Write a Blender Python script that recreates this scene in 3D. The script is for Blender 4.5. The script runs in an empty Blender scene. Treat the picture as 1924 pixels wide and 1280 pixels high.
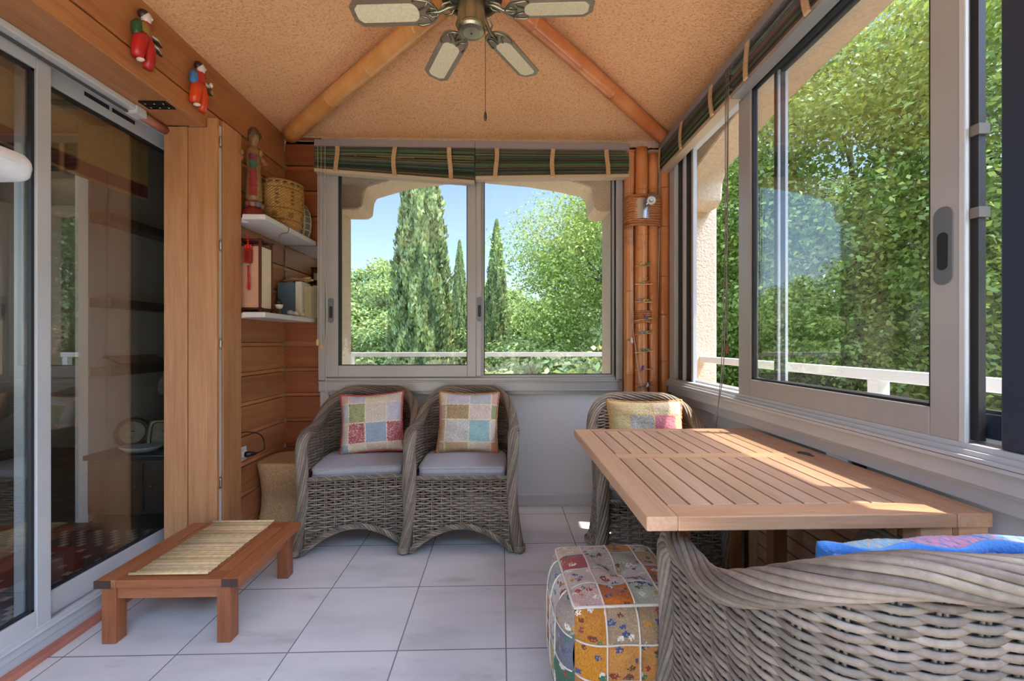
import bpy, math, random
import numpy as np
from mathutils import Vector, Matrix
random.seed(7); RNG = np.random.default_rng(7)
PI = math.pi
sc = bpy.context.scene
COL = sc.collection

# ------------------------------------------------------------------ camera, sky, sun, exposure
cam_d = bpy.data.cameras.new('camera'); cam = bpy.data.objects.new('camera', cam_d); COL.objects.link(cam)
cam_d.sensor_width = 36.0; cam_d.lens = 782.4 / 1924 * 36.0
cam_d.shift_y = 0.0008; cam_d.clip_start = 0.02; cam_d.clip_end = 500
cam.location = (0, 0, 1.141); cam.rotation_euler = (PI / 2, 0, -0.0259)
sc.camera = cam
sc.view_settings.view_transform = 'Standard'; sc.view_settings.look = 'None'
sc.view_settings.gamma = 1.0; sc.view_settings.use_curve_mapping = False
sc.view_settings.exposure = 0.98

w = bpy.data.worlds.new('sky'); sc.world = w; w.use_nodes = True
wn = w.node_tree.nodes; wl = w.node_tree.links; wn.clear()
sky = wn.new('ShaderNodeTexSky'); sky.sky_type = 'NISHITA'; sky.sun_disc = False
sky.sun_elevation = math.radians(60); sky.sun_rotation = math.radians(100)
sky.altitude = 300; sky.air_density = 1.0; sky.dust_density = 1.3; sky.ozone_density = 1.2
# sky boosted overhead and behind the camera, an added fill for the room
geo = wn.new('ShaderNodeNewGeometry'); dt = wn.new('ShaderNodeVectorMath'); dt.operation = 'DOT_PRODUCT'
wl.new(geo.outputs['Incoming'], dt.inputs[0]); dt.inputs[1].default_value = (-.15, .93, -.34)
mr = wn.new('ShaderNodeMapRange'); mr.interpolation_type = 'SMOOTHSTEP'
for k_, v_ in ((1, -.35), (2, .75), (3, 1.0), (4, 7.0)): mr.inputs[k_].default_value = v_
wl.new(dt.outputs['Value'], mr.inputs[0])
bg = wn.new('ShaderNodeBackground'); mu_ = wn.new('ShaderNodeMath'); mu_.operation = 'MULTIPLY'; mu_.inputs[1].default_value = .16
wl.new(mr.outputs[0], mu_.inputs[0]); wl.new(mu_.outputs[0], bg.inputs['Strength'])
wo = wn.new('ShaderNodeOutputWorld')
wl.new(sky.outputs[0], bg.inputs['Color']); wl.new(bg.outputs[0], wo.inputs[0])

sun_d = bpy.data.lights.new('sun', 'SUN'); sun = bpy.data.objects.new('sun', sun_d); COL.objects.link(sun)
sun_d.energy = 4.7; sun_d.angle = math.radians(0.53); sun_d.color = (1.0, 0.93, 0.82)
to_sun = Vector((1.0, -0.2, 1.92))
sun.location = to_sun * 12
sun.rotation_euler = to_sun.to_track_quat('Z', 'Y').to_euler()
sc.cycles.transparent_max_bounces = 24
sc.cycles.max_bounces = 10; sc.cycles.diffuse_bounces = 6
sc.cycles.caustics_reflective = False; sc.cycles.caustics_refractive = False

# ------------------------------------------------------------------ helpers
def C(r, g, b):
    def f(v):
        v /= 255.0
        return v / 12.92 if v <= 0.04045 else ((v + 0.055) / 1.055) ** 2.4
    return (f(r), f(g), f(b))

class MB:
    """collects geometry, then links it as ONE mesh object"""
    def __init__(self): self.v = []; self.f = []; self.t = []; self.n = 0; self.c = (1, 1, 1)
    def add(self, V, F, c=None):
        V = np.asarray(V, dtype=float).reshape(-1, 3)
        self.v.append(V)
        for q in F: self.f.append(tuple(int(i) + self.n for i in q)); self.t.append(c or self.c)
        self.n += len(V); return self
    def box(self, x0, x1, y0, y1, z0, z1, c=None):
        V = [(x, y, z) for x in (x0, x1) for y in (y0, y1) for z in (z0, z1)]
        return self.add(V, [(0, 1, 3, 2), (4, 6, 7, 5), (0, 4, 5, 1), (2, 3, 7, 6), (0, 2, 6, 4), (1, 5, 7, 3)], c)
    def obox(self, cen, size, rot, c=None):
        m = rot if isinstance(rot, Matrix) else Matrix.Rotation(rot[1], 3, rot[0])
        V = []
        for x in (-.5, .5):
            for y in (-.5, .5):
                for z in (-.5, .5):
                    p = m @ Vector((x * size[0], y * size[1], z * size[2])); V.append((p.x + cen[0], p.y + cen[1], p.z + cen[2]))
        return self.add(V, [(0, 1, 3, 2), (4, 6, 7, 5), (0, 4, 5, 1), (2, 3, 7, 6), (0, 2, 6, 4), (1, 5, 7, 3)], c)
    def tube(self, P, r, n=8, ref=None, flat=1.0, closed=False, c=None):
        """round (or flattened) tube along P; r float or list; flat scales the section along ref"""
        P = np.asarray(P, float); m = len(P)
        r = np.full(m, r) if np.isscalar(r) else np.asarray(r, float)
        if closed: T = np.roll(P, -1, 0) - np.roll(P, 1, 0)
        else: T = np.gradient(P, axis=0)
        T /= np.linalg.norm(T, axis=1)[:, None] + 1e-12
        if ref is None:
            A = np.zeros((m, 3)); a = np.array([0, 0, 1.0]) if abs(T[0][2]) < .9 else np.array([1.0, 0, 0])
            for i in range(m):
                a = a - T[i] * a.dot(T[i]); a /= np.linalg.norm(a) + 1e-12; A[i] = a
        else:
            A = np.broadcast_to(np.asarray(ref, float), (m, 3)).copy(); A -= T * (A * T).sum(1)[:, None]
            A /= np.linalg.norm(A, axis=1)[:, None] + 1e-12
        B = np.cross(T, A)
        th = np.arange(n) * 2 * PI / n
        V = P[:, None, :] + r[:, None, None] * (A[:, None, :] * (flat * np.cos(th))[None, :, None] + B[:, None, :] * np.sin(th)[None, :, None])
        F = []
        for i in range(m if closed else m - 1):
            j = (i + 1) % m
            for k in range(n): F.append((i * n + k, i * n + (k + 1) % n, j * n + (k + 1) % n, j * n + k))
        if not closed: F.append(tuple(range(n - 1, -1, -1))); F.append(tuple((m - 1) * n + k for k in range(n)))
        return self.add(V.reshape(-1, 3), F, c)
    def lathe(self, prof, n=24, cen=(0, 0, 0), sx=1, sy=1, c=None, cap=True):
        V = []; F = []
        for r, z in prof:
            for k in range(n): V.append((cen[0] + sx * r * math.cos(2 * PI * k / n), cen[1] + sy * r * math.sin(2 * PI * k / n), cen[2] + z))
        m = len(prof)
        for i in range(m - 1):
            for k in range(n): F.append((i * n + k, i * n + (k + 1) % n, (i + 1) * n + (k + 1) % n, (i + 1) * n + k))
        if cap: F.append(tuple(range(n - 1, -1, -1))); F.append(tuple((m - 1) * n + k for k in range(n)))
        return self.add(V, F, c)
    def prism(self, poly, axis, a0, a1, c=None):
        """poly is a list of 2-D points in the plane across axis (x: (y,z), y: (x,z), z: (x,y))"""
        def p(a, u, v): return (a, u, v) if axis == 'x' else (u, a, v) if axis == 'y' else (u, v, a)
        n = len(poly); V = [p(a0, *q) for q in poly] + [p(a1, *q) for q in poly]
        F = [tuple(range(n - 1, -1, -1)), tuple(range(n, 2 * n))] + [(i, (i + 1) % n, n + (i + 1) % n, n + i) for i in range(n)]
        return self.add(V, F, c)
    def ball(self, cen, r, n=12, m=8, c=None):
        r = (r, r, r) if np.isscalar(r) else r
        V = [(cen[0], cen[1], cen[2] - r[2])]; F = []
        for i in range(1, m):
            a = -PI / 2 + PI * i / m
            for k in range(n): V.append((cen[0] + r[0] * math.cos(a) * math.cos(2 * PI * k / n), cen[1] + r[1] * math.cos(a) * math.sin(2 * PI * k / n), cen[2] + r[2] * math.sin(a)))
        V.append((cen[0], cen[1], cen[2] + r[2])); L = len(V) - 1
        for k in range(n): F.append((0, 1 + (k + 1) % n, 1 + k)); F.append((L, 1 + (m - 2) * n + k, 1 + (m - 2) * n + (k + 1) % n))
        for i in range(m - 2):
            for k in range(n): F.append((1 + i * n + k, 1 + i * n + (k + 1) % n, 1 + (i + 1) * n + (k + 1) % n, 1 + (i + 1) * n + k))
        return self.add(V, F, c)
    def xform(self, M, start=0):
        for i in range(start, len(self.v)):
            V = self.v[i]; R = np.array([[M[a][b] for b in range(3)] for a in range(3)]); T = np.array([M[a][3] for a in range(3)])
            self.v[i] = V @ R.T + T
        return self
    def build(self, name, mat, parent=None, smooth=False, bevel=0.0, seg=2):
        me = bpy.data.meshes.new(name)
        V = np.concatenate(self.v) if self.v else np.zeros((0, 3))
        me.from_pydata(V.tolist(), [], self.f); me.update()
        a = me.attributes.new('tint', 'FLOAT_COLOR', 'FACE')
        t = np.ones((len(self.f), 4)); t[:, :3] = np.array(self.t).reshape(-1, 3)
        a.data.foreach_set('color', t.ravel().astype(np.float32))
        me.materials.append(mat)
        if smooth: me.polygons.foreach_set('use_smooth', np.ones(len(self.f), bool))
        o = bpy.data.objects.new(name, me); COL.objects.link(o)
        if parent is not None: o.parent = parent
        if bevel:
            b = o.modifiers.new('bevel', 'BEVEL'); b.width = bevel; b.segments = seg; b.limit_method = 'ANGLE'; b.angle_limit = 0.7
        return o

def thing(name, label, cat, loc=(0, 0, 0), rz=0.0, group=None, kind=None):
    o = bpy.data.objects.new(name, None); COL.objects.link(o); o.empty_display_size = .05
    o.location = loc; o.rotation_euler = (0, 0, rz); return tag(o, label, cat, group, kind)
def tag(o, label, cat, group=None, kind=None):
    o['label'] = label; o['category'] = cat
    if group: o['group'] = group
    if kind: o['kind'] = kind
    return o
def struct(o, label, cat): return tag(o, label, cat, None, 'structure')
def copy_tree(o, parent=None):
    c = o.copy(); COL.objects.link(c)
    if parent is not None: c.parent = parent
    for ch in list(o.children): copy_tree(ch, c)
    return c

# ------------------------------------------------------------------ materials
def newmat(name):
    m = bpy.data.materials.new(name); m.use_nodes = True
    nt = m.node_tree; return m, nt, nt.nodes['Principled BSDF']
def node(nt, t, **k):
    n = nt.nodes.new(t)
    for a, b in k.items(): setattr(n, a, b)
    return n
def ramp(nt, fac, stops):
    r = node(nt, 'ShaderNodeValToRGB'); nt.links.new(fac, r.inputs[0])
    e = r.color_ramp.elements
    while len(e) < len(stops): e.new(0.5)
    for el, (p, c) in zip(e, stops): el.position = p; el.color = (*c, 1)
    return r.outputs[0]
def noise(nt, vec, scale, detail=3, rough=.5, stretch=None, off=(0, 0, 0)):
    if stretch:
        mp = node(nt, 'ShaderNodeMapping'); mp.inputs['Scale'].default_value = stretch; mp.inputs['Location'].default_value = off
        nt.links.new(vec, mp.inputs['Vector']); vec = mp.outputs[0]
    n = node(nt, 'ShaderNodeTexNoise'); n.inputs['Scale'].default_value = scale; n.inputs['Detail'].default_value = detail
    n.inputs['Roughness'].default_value = rough; nt.links.new(vec, n.inputs['Vector']); return n.outputs['Fac']
def mixc(nt, a, b, fac, mode='MIX'):
    m = node(nt, 'ShaderNodeMix', data_type='RGBA', blend_type=mode)
    for s, x in ((0, fac), (6, a), (7, b)):
        if hasattr(x, 'is_linked'): nt.links.new(x, m.inputs[s])
        elif s == 0: m.inputs[0].default_value = x
        else: m.inputs[s].default_value = (*x, 1)
    return m.outputs[2]
def bump(nt, p, h, strength, dist=.01):
    b = node(nt, 'ShaderNodeBump'); b.inputs['Strength'].default_value = strength; b.inputs['Distance'].default_value = dist
    nt.links.new(h, b.inputs['Height']); nt.links.new(b.outputs[0], p.inputs['Normal'])
def tinted(nt, p, col):
    a = node(nt, 'ShaderNodeAttribute', attribute_name='tint')
    o = mixc(nt, col, a.outputs['Color'], 1.0, 'MULTIPLY'); nt.links.new(o, p.inputs['Base Color']); return o
def plain(name, col, rough=.5, metal=0.0, var=.0, scale=20, bmp=0, bscale=200, spec=.5, stretch=None, coat=0, sheen=0):
    m, nt, p = newmat(name); tc = node(nt, 'ShaderNodeTexCoord').outputs['Object']
    p.inputs['Roughness'].default_value = rough; p.inputs['Metallic'].default_value = metal
    p.inputs['Specular IOR Level'].default_value = spec; p.inputs['Coat Weight'].default_value = coat
    if sheen: p.inputs['Sheen Weight'].default_value = sheen
    f = noise(nt, tc, scale, 3, .55, stretch)
    lo = tuple(c * (1 - var) for c in col); hi = tuple(min(1, c * (1 + var)) for c in col)
    tinted(nt, p, ramp(nt, f, [(.3, lo), (.7, hi)]))
    if bmp: bump(nt, p, noise(nt, tc, bscale, 2, .6, stretch), bmp)
    return m
def wood(name, light, dark, axis='y', rough=.42, k=1.0, coat=.15):
    m, nt, p = newmat(name); tc = node(nt, 'ShaderNodeTexCoord').outputs['Object']
    st = {'x': (.06, 1, 1), 'y': (1, .06, 1), 'z': (1, 1, .06)}[axis]
    # each board's tint shifts its grain so neighbours differ
    at = node(nt, 'ShaderNodeAttribute', attribute_name='tint')
    sh = node(nt, 'ShaderNodeVectorMath', operation='SCALE'); sh.inputs['Scale'].default_value = 37.0
    nt.links.new(at.outputs['Vector'], sh.inputs[0])
    ad = node(nt, 'ShaderNodeVectorMath', operation='ADD'); nt.links.new(tc, ad.inputs[0]); nt.links.new(sh.outputs[0], ad.inputs[1])
    tc = ad.outputs[0]
    f1 = noise(nt, tc, 26 * k, 4, .6, st); f2 = noise(nt, tc, 150 * k, 2, .5, st); f3 = noise(nt, tc, 4 * k, 2, .5, tuple(min(1, s * 3) for s in st))
    mid = tuple((a + b) / 2 for a, b in zip(light, dark))
    c1 = ramp(nt, f1, [(.28, dark), (.5, mid), (.72, light)])
    c2 = mixc(nt, c1, ramp(nt, f2, [(.35, tuple(d * .72 for d in dark)), (.6, light)]), .25)
    c3 = mixc(nt, c2, ramp(nt, f3, [(.3, tuple(d * .85 for d in dark)), (.7, light)]), .3)
    tinted(nt, p, c3)
    p.inputs['Roughness'].default_value = rough; p.inputs['Coat Weight'].default_value = coat; p.inputs['Coat Roughness'].default_value = .3
    bump(nt, p, f2, .08, .003)
    return m
def glass(name, strength=1.0, tint=(1, 1, 1), ior=1.5):
    m = bpy.data.materials.new(name); m.use_nodes = True; nt = m.node_tree; nt.nodes.clear()
    out = node(nt, 'ShaderNodeOutputMaterial'); mx = node(nt, 'ShaderNodeMixShader')
    tr = node(nt, 'ShaderNodeBsdfTransparent'); tr.inputs[0].default_value = (*tint, 1)
    gl = node(nt, 'ShaderNodeBsdfGlossy'); gl.inputs['Roughness'].default_value = 0.0
    lw = node(nt, "ShaderNodeLayerWeight"); lw.inputs["Blend"].default_value = .5
    pw = node(nt, "ShaderNodeMath", operation="POWER"); nt.links.new(lw.outputs["Facing"], pw.inputs[0]); pw.inputs[1].default_value = 5.0
    fr = node(nt, "ShaderNodeMath", operation="MULTIPLY_ADD"); nt.links.new(pw.outputs[0], fr.inputs[0]); fr.inputs[1].default_value = .96; fr.inputs[2].default_value = .04
    mu = node(nt, 'ShaderNodeMath', operation='MULTIPLY', use_clamp=True); mu.inputs[1].default_value = strength
    nt.links.new(fr.outputs[0], mu.inputs[0]); nt.links.new(mu.outputs[0], mx.inputs[0])
    nt.links.new(tr.outputs[0], mx.inputs[1]); nt.links.new(gl.outputs[0], mx.inputs[2]); nt.links.new(mx.outputs[0], out.inputs[0])
    return m
def leafmat(name, col, var=.25):
    m, nt, p = newmat(name); tc = node(nt, 'ShaderNodeTexCoord').outputs['Object']
    f = noise(nt, tc, 1.2, 2)
    o = tinted(nt, p, ramp(nt, f, [(.3, tuple(c * (1 - var) for c in col)), (.7, tuple(min(1, c * (1 + var)) for c in col))]))
    p.inputs['Roughness'].default_value = .5; p.inputs['Specular IOR Level'].default_value = .35
    t = node(nt, 'ShaderNodeBsdfTranslucent'); nt.links.new(o, t.inputs[0])
    mx = node(nt, 'ShaderNodeMixShader'); mx.inputs[0].default_value = .35
    out = nt.nodes['Material Output']
    nt.links.new(p.outputs[0], mx.inputs[1]); nt.links.new(t.outputs[0], mx.inputs[2]); nt.links.new(mx.outputs[0], out.inputs[0])
    return m

ALU = plain('brushed_greige_aluminium', C(176, 172, 168), .38, .15, .04, 3)
ALU_L = plain('pale_aluminium', C(196, 197, 198), .35, .1, .03, 3)
PULL = plain('grey_pull_plate', C(128, 132, 138), .35, .5)
PANEL = plain('matt_grey_panel', C(210, 208, 206), .45, .0, .03, 2)
RUBBER = plain('dark_gasket', C(34, 34, 38), .5)
ALU_SHADE = plain('aluminium_in_shade', C(52, 62, 78), .35, .2)  # aluminium frame with its backlit shade put into the colour
GLASS = glass('clear_window_glass', .7)
GLASS_R = glass('reflective_window_glass', 2.2)
GLASS_DOOR = glass('door_glass', 4.5, (.84, .86, .86))
W_BEAM = wood('oiled_teak_beam', C(204, 146, 96), C(160, 100, 58), 'y')
W_POST = wood('oiled_teak_post', C(212, 160, 114), C(172, 116, 74), 'z')
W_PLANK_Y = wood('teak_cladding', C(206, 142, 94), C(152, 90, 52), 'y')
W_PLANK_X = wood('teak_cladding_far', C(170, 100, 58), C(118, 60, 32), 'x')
W_TABLE_Y = wood('garden_teak_along', C(218, 184, 150), C(190, 146, 112), 'y', .5)
W_TABLE_X = wood('garden_teak_across', C(218, 178, 142), C(188, 134, 96), 'x', .45)
W_TABLE_Z = wood('garden_teak_upright', C(190, 138, 94), C(140, 92, 56), 'z', .5)
W_LOW_X = wood('red_teak_across', C(180, 112, 70), C(130, 70, 38), 'x')
W_LOW_Y = wood('red_teak_along', C(184, 116, 72), C(136, 76, 42), 'y')
W_LOW_Z = wood('red_teak_upright', C(176, 108, 64), C(116, 62, 34), 'z')
W_DARK = wood('dark_brown_wood', C(74, 50, 36), C(40, 26, 18), 'y')
W_RED = wood('mahogany_stain', C(96, 44, 34), C(66, 28, 22), 'z')
WHITE = plain('white_lacquer', C(214, 214, 212), .35)
METAL = plain('satin_steel', C(190, 190, 192), .3, .9)
BRASS = plain('antique_pewter', C(150, 144, 118), .28, .9, .05)
BLACK = plain('black_plastic', C(22, 22, 24), .4)
CORD = plain('cream_cord', C(206, 196, 180), .8)
TERRA = plain('terracotta_strip', C(176, 112, 92), .6, 0, .12, 8)
WICKER = plain('weathered_grey_wicker', C(140, 125, 110), .55, 0, .18, 60, .12, 300)
WICKER_IN = plain('dark_wicker_core', C(62, 52, 44), .8)
CUSH = plain('grey_seat_fabric', C(168, 166, 168), .85, 0, .05, 30, .15, 500, .2, sheen=.2)
CLOTH = plain('printed_cotton', (1, 1, 1), .9, 0, .1, 90, .35, 160, .15, sheen=.2)
ROPE = plain('coir_rope', C(176, 112, 66), .9, 0, .25, 90, .4, 200)
STUCCO_OUT = plain('cream_roughcast', C(216, 190, 164), .9, 0, .1, 40, .9, 55)
CANE = plain('cream_cane', C(222, 208, 168), .6, 0, .12, 160, .3, 160)
PAINT = plain('figurine_paint', (1, 1, 1), .35, 0, .12, 60, .1, 100)
GILT = plain('worn_gilt_paint', (1, 1, 1), .5, 0, .45, 55, .3, 90)
RAIL = plain('white_painted_steel', C(232, 234, 236), .4)
BARK = plain('bark', C(96, 84, 72), .9, 0, .3, 14, .5, 30)

def bamboo(name, a, b):
    m, nt, p = newmat(name); tc = node(nt, 'ShaderNodeTexCoord').outputs['Object']
    f = noise(nt, tc, 7, 3, .55, (1, 1, .35)); g = noise(nt, tc, 3.3, 4, .7, (1, 1, 1), (3, 1, 2))
    c = mixc(nt, ramp(nt, f, [(.3, b), (.7, a)]), tuple(x * .45 for x in b), ramp(nt, g, [(.60, (0, 0, 0)), (.72, (.7, .7, .7))]))
    tinted(nt, p, c); p.inputs['Roughness'].default_value = .32; p.inputs['Coat Weight'].default_value = .3
    return m
BAMBOO = bamboo('varnished_bamboo', C(224, 154, 98), C(198, 122, 70))
BAMBOO_L = bamboo('pale_bamboo_beam', C(220, 162, 96), C(188, 124, 62))
BAMBOO_R = bamboo('reddish_bamboo_beam', C(214, 138, 84), C(186, 104, 58))

# patterned materials
def floor_mat():
    m, nt, p = newmat('grey_white_marbled_tile'); tc = node(nt, 'ShaderNodeTexCoord').outputs['Object']
    mp = node(nt, 'ShaderNodeMapping'); mp.inputs['Location'].default_value = (-0.018 / .4 + 20, -1.546 / .4 + 20, 0); mp.inputs['Scale'].default_value = (2.5, 2.5, 0)
    nt.links.new(tc, mp.inputs[0])
    fr = node(nt, 'ShaderNodeVectorMath', operation='FRACTION'); nt.links.new(mp.outputs[0], fr.inputs[0])
    fl = node(nt, 'ShaderNodeVectorMath', operation='FLOOR'); nt.links.new(mp.outputs[0], fl.inputs[0])
    sx = node(nt, 'ShaderNodeSeparateXYZ'); nt.links.new(fr.outputs[0], sx.inputs[0])
    es = []
    for i in (0, 1):
        s = node(nt, 'ShaderNodeMath', operation='SUBTRACT'); nt.links.new(sx.outputs[i], s.inputs[0]); s.inputs[1].default_value = .5
        a = node(nt, 'ShaderNodeMath', operation='ABSOLUTE'); nt.links.new(s.outputs[0], a.inputs[0]); es.append(a.outputs[0])
    mxx = node(nt, 'ShaderNodeMath', operation='MAXIMUM'); nt.links.new(es[0], mxx.inputs[0]); nt.links.new(es[1], mxx.inputs[1])
    g = node(nt, 'ShaderNodeMath', operation='GREATER_THAN'); nt.links.new(mxx.outputs[0], g.inputs[0]); g.inputs[1].default_value = .494
    wnz = node(nt, 'ShaderNodeTexWhiteNoise', noise_dimensions='3D'); nt.links.new(fl.outputs[0], wnz.inputs[0])
    of = node(nt, 'ShaderNodeVectorMath', operation='MULTIPLY_ADD'); nt.links.new(wnz.outputs['Color'], of.inputs[0]); of.inputs[1].default_value = (9, 9, 9); nt.links.new(tc, of.inputs[2])
    f = noise(nt, of.outputs[0], 3.2, 5, .6, (.6, 1.8, 1)); h = noise(nt, of.outputs[0], 7, 4, .6, (.5, 1.6, 1), (4, 4, 0))
    c = ramp(nt, f, [(.3, C(196, 192, 187)), (.5, C(214, 210, 205)), (.75, C(224, 219, 213))])
    c = mixc(nt, c, C(164, 150, 138), ramp(nt, h, [(.6, (0, 0, 0)), (.8, (.55, .55, .55))]))
    c = mixc(nt, c, C(128, 122, 116), g.outputs[0]); nt.links.new(c, p.inputs['Base Color'])
    r = node(nt, 'ShaderNodeMath', operation='MULTIPLY_ADD'); nt.links.new(g.outputs[0], r.inputs[0]); r.inputs[1].default_value = .5; r.inputs[2].default_value = .33
    nt.links.new(r.outputs[0], p.inputs['Roughness']); return m
FLOOR = floor_mat()
def ceil_mat():
    m, nt, p = newmat('ochre_roughcast_ceiling'); tc = node(nt, 'ShaderNodeTexCoord').outputs['Object']
    f = noise(nt, tc, 95, 3, .6); g = noise(nt, tc, 2.2, 2); h = noise(nt, tc, 48, 3, .55)
    c = ramp(nt, f, [(.34, C(190, 132, 84)), (.46, C(230, 176, 124)), (.7, C(240, 190, 140))])
    c = mixc(nt, c, ramp(nt, g, [(.3, C(222, 166, 114)), (.7, C(240, 190, 142))]), .35)
    nt.links.new(c, p.inputs['Base Color']); p.inputs['Roughness'].default_value = .92; p.inputs['Specular IOR Level'].default_value = .15
    mx = node(nt, 'ShaderNodeMath', operation='ADD'); nt.links.new(f, mx.inputs[0]); nt.links.new(h, mx.inputs[1])
    bump(nt, p, mx.outputs[0], .9, .006); return m
CEIL = ceil_mat()

# ------------------------------------------------------------------ the setting: floor, walls, ceiling
def rt(a=.09): v = 1 - a * RNG.random(); return (v, v * (1 - .05 * RNG.random()), v * (1 - .08 * RNG.random()))
b = MB(); b.box(-1.72, 1.24, -.6, 2.95, -.06, 0)
struct(b.build('floor', FLOOR), 'pale grey marbled square floor tiles with thin grout lines', 'floor')

# hipped ceiling (underside) with thickness
b = MB()
e0, e1, ez, rx, ry, rz_ = -1.49, 1.18, 2.55, -.14, 1.85, 2.83
V = [(e0, 2.9, ez), (e1, 2.9, ez), (e1, -.6, ez), (e0, -.6, ez), (rx, ry, rz_), (rx, -.6, rz_)]
V2 = [(x, y, z + .14) for x, y, z in V]
F = [(0, 1, 4), (1, 2, 5, 4), (3, 0, 4, 5)]
F2 = [tuple(i + 6 for i in q) for q in F] + [(0, 6, 7, 1), (1, 7, 8, 2), (3, 9, 6, 0), (2, 8, 11, 5), (5, 11, 9, 3)]
b.add(V + V2, F + F2)
struct(b.build('ceiling', CEIL), 'ochre roughcast hipped ceiling', 'ceiling')

# left wall: horizontal teak boards with pale battens between them
PER, Z0 = .173, 1.124
def boards(b, horiz, a0, a1, front, back, ztop):
    k = -7
    while True:
        z = Z0 + PER * k; k += 1
        if z > ztop: break
        lo, hi = z + .0125, min(z + PER - .0125, ztop)
        c1 = rt(.22); c2 = tuple(1.4 * c for c in rt(.05))
        for (p, q, f, c) in ((max(0, lo), hi, front, c1), (max(0, z - .0125), min(lo, ztop), front + (.012 if horiz == 'x' else -.009), c2)):
            if q - p < .004: continue
            if horiz == 'x': b.box(a0, a1, f, back, p, q - .0035, c)
            else: b.box(back, f, a0, a1, p, q - .0035, c)
b = MB(); boards(b, 'y', 2.325, 2.90, -1.48, -1.52, 2.215)
wl_ = struct(b.build('wall_left', W_PLANK_Y, bevel=.0015), 'wall of horizontal teak boards left of the corner shelves', 'wall')
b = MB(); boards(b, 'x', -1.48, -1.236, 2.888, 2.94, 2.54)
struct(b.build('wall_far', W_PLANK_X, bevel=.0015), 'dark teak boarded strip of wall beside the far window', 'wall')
# core of the left wall behind the cladding and the partition to the neighbouring room
b = MB(); b.box(-1.785, -1.525, 2.35, 2.95, 0, 2.6); b.box(-1.69, -1.48, 2.166, 2.35, 0, 2.21); b.box(-1.785, -1.70, 2.95, 4.6, 0, 2.6)
struct(b.build('wall_left_core', plain('grey_brown_render', C(120, 112, 104), .9)), 'rendered wall core behind the boards', 'wall')  # one even grey-brown colour on all three blocks

# beam over the sliding door
b = MB()
b.box(-1.69, -1.48, -.6, 2.12, 2.216, 2.312, (1, .98, .95)); b.box(-1.56, -1.481, 2.12, 2.89, 2.216, 2.312, (1, .97, .92))
b.box(-1.69, -1.483, -.6, 2.89, 2.322, 2.60, (.97, .9, .84)); b.box(-1.69, -1.50, -.6, 2.89, 2.31, 2.325, (.35, .3, .28))
bm_ = struct(b.build('trim_beam', W_BEAM, bevel=.004), 'teak beam over the sliding door', 'beam')

# wooden post where the door ends
b = MB(); b.box(-1.682, -1.568, 2.12, 2.165, 0, 2.214, (1, .95, .9)); b.box(-1.565, -1.472, 2.123, 2.165, 0, 2.214, (.96, .9, .84)); b.box(-1.473, -1.424, 2.123, 2.142, 0, 2.262, (.96, .9, .84))
struct(b.build('trim_post', W_POST, bevel=.003), 'double teak board post at the end of the sliding door', 'post')

# folding shutter leaf against the wall with three hinges
sh = thing('folded_shutter', 'folded teak shutter leaf standing between the board post and the shelves', 'shutter', (-1.44, 2.25, 0))
b = MB(); b.box(-1.475, -1.428, 2.178, 2.328, .005, 2.275, (1.0, .93, .86)); o = b.build('leaf', W_POST, sh, bevel=.003); o.location = (1.44, -2.25, 0)
b = MB(); b.box(-1.448, -1.434, 2.150, 2.172, .005, 2.24); o = b.build('metal_edge', PANEL, sh); o.location = (1.44, -2.25, 0)
for z in (.42, 1.13, 1.63, 2.16):
    b = MB(); b.lathe([(.006, -.022), (.008, -.018), (.008, .018), (.006, .022)], 12, (-1.432, 2.160, z)); b.box(-1.4345, -1.4325, 2.1525, 2.172, z - .03, z + .03)
    o = b.build('hinge', METAL, sh, smooth=False); o.location = (1.44, -2.25, 0)

# pipe and steel strap hinge under the beam, curtain rail of the door
b = MB(); b.box(-1.705, -1.655, -.6, 1.97, 2.19, 2.215); b.box(-1.70, -1.688, -.6, 1.96, 2.178, 2.19, (.12, .12, .12)); b.box(-1.705, -1.65, 1.93, 1.985, 2.175, 2.2155)
struct(b.build('trim_door_rail', WHITE, bevel=.004), 'white running rail under the teak beam', 'rail')
b = MB(); b.tube([(-1.675, 1.985, 2.193), (-1.675, 2.12, 2.193)], .021, 16)
tag(b.build('pipe', TERRA, smooth=True), 'short salmon pink pipe end under the beam beside the post', 'pipe')
hg = thing('butt_hinge', 'dark steel hinge screwed flat to the underside of the beam', 'hinge', (-1.56, 1.93, 2.212))
for s in (-1, 1):
    b = MB(); b.box(-.06, .06, s * .016 - .014, s * .016 + .014, -.003, .004, (.5, .48, .45)); b.build('leaf', BLACK, hg, bevel=.001)
    for k in (-1, 0, 1):
        b = MB(); b.ball((k * .04, s * .016, -.0035), (.004, .004, .002), 8, 4); b.build('screw', METAL, hg)

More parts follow.
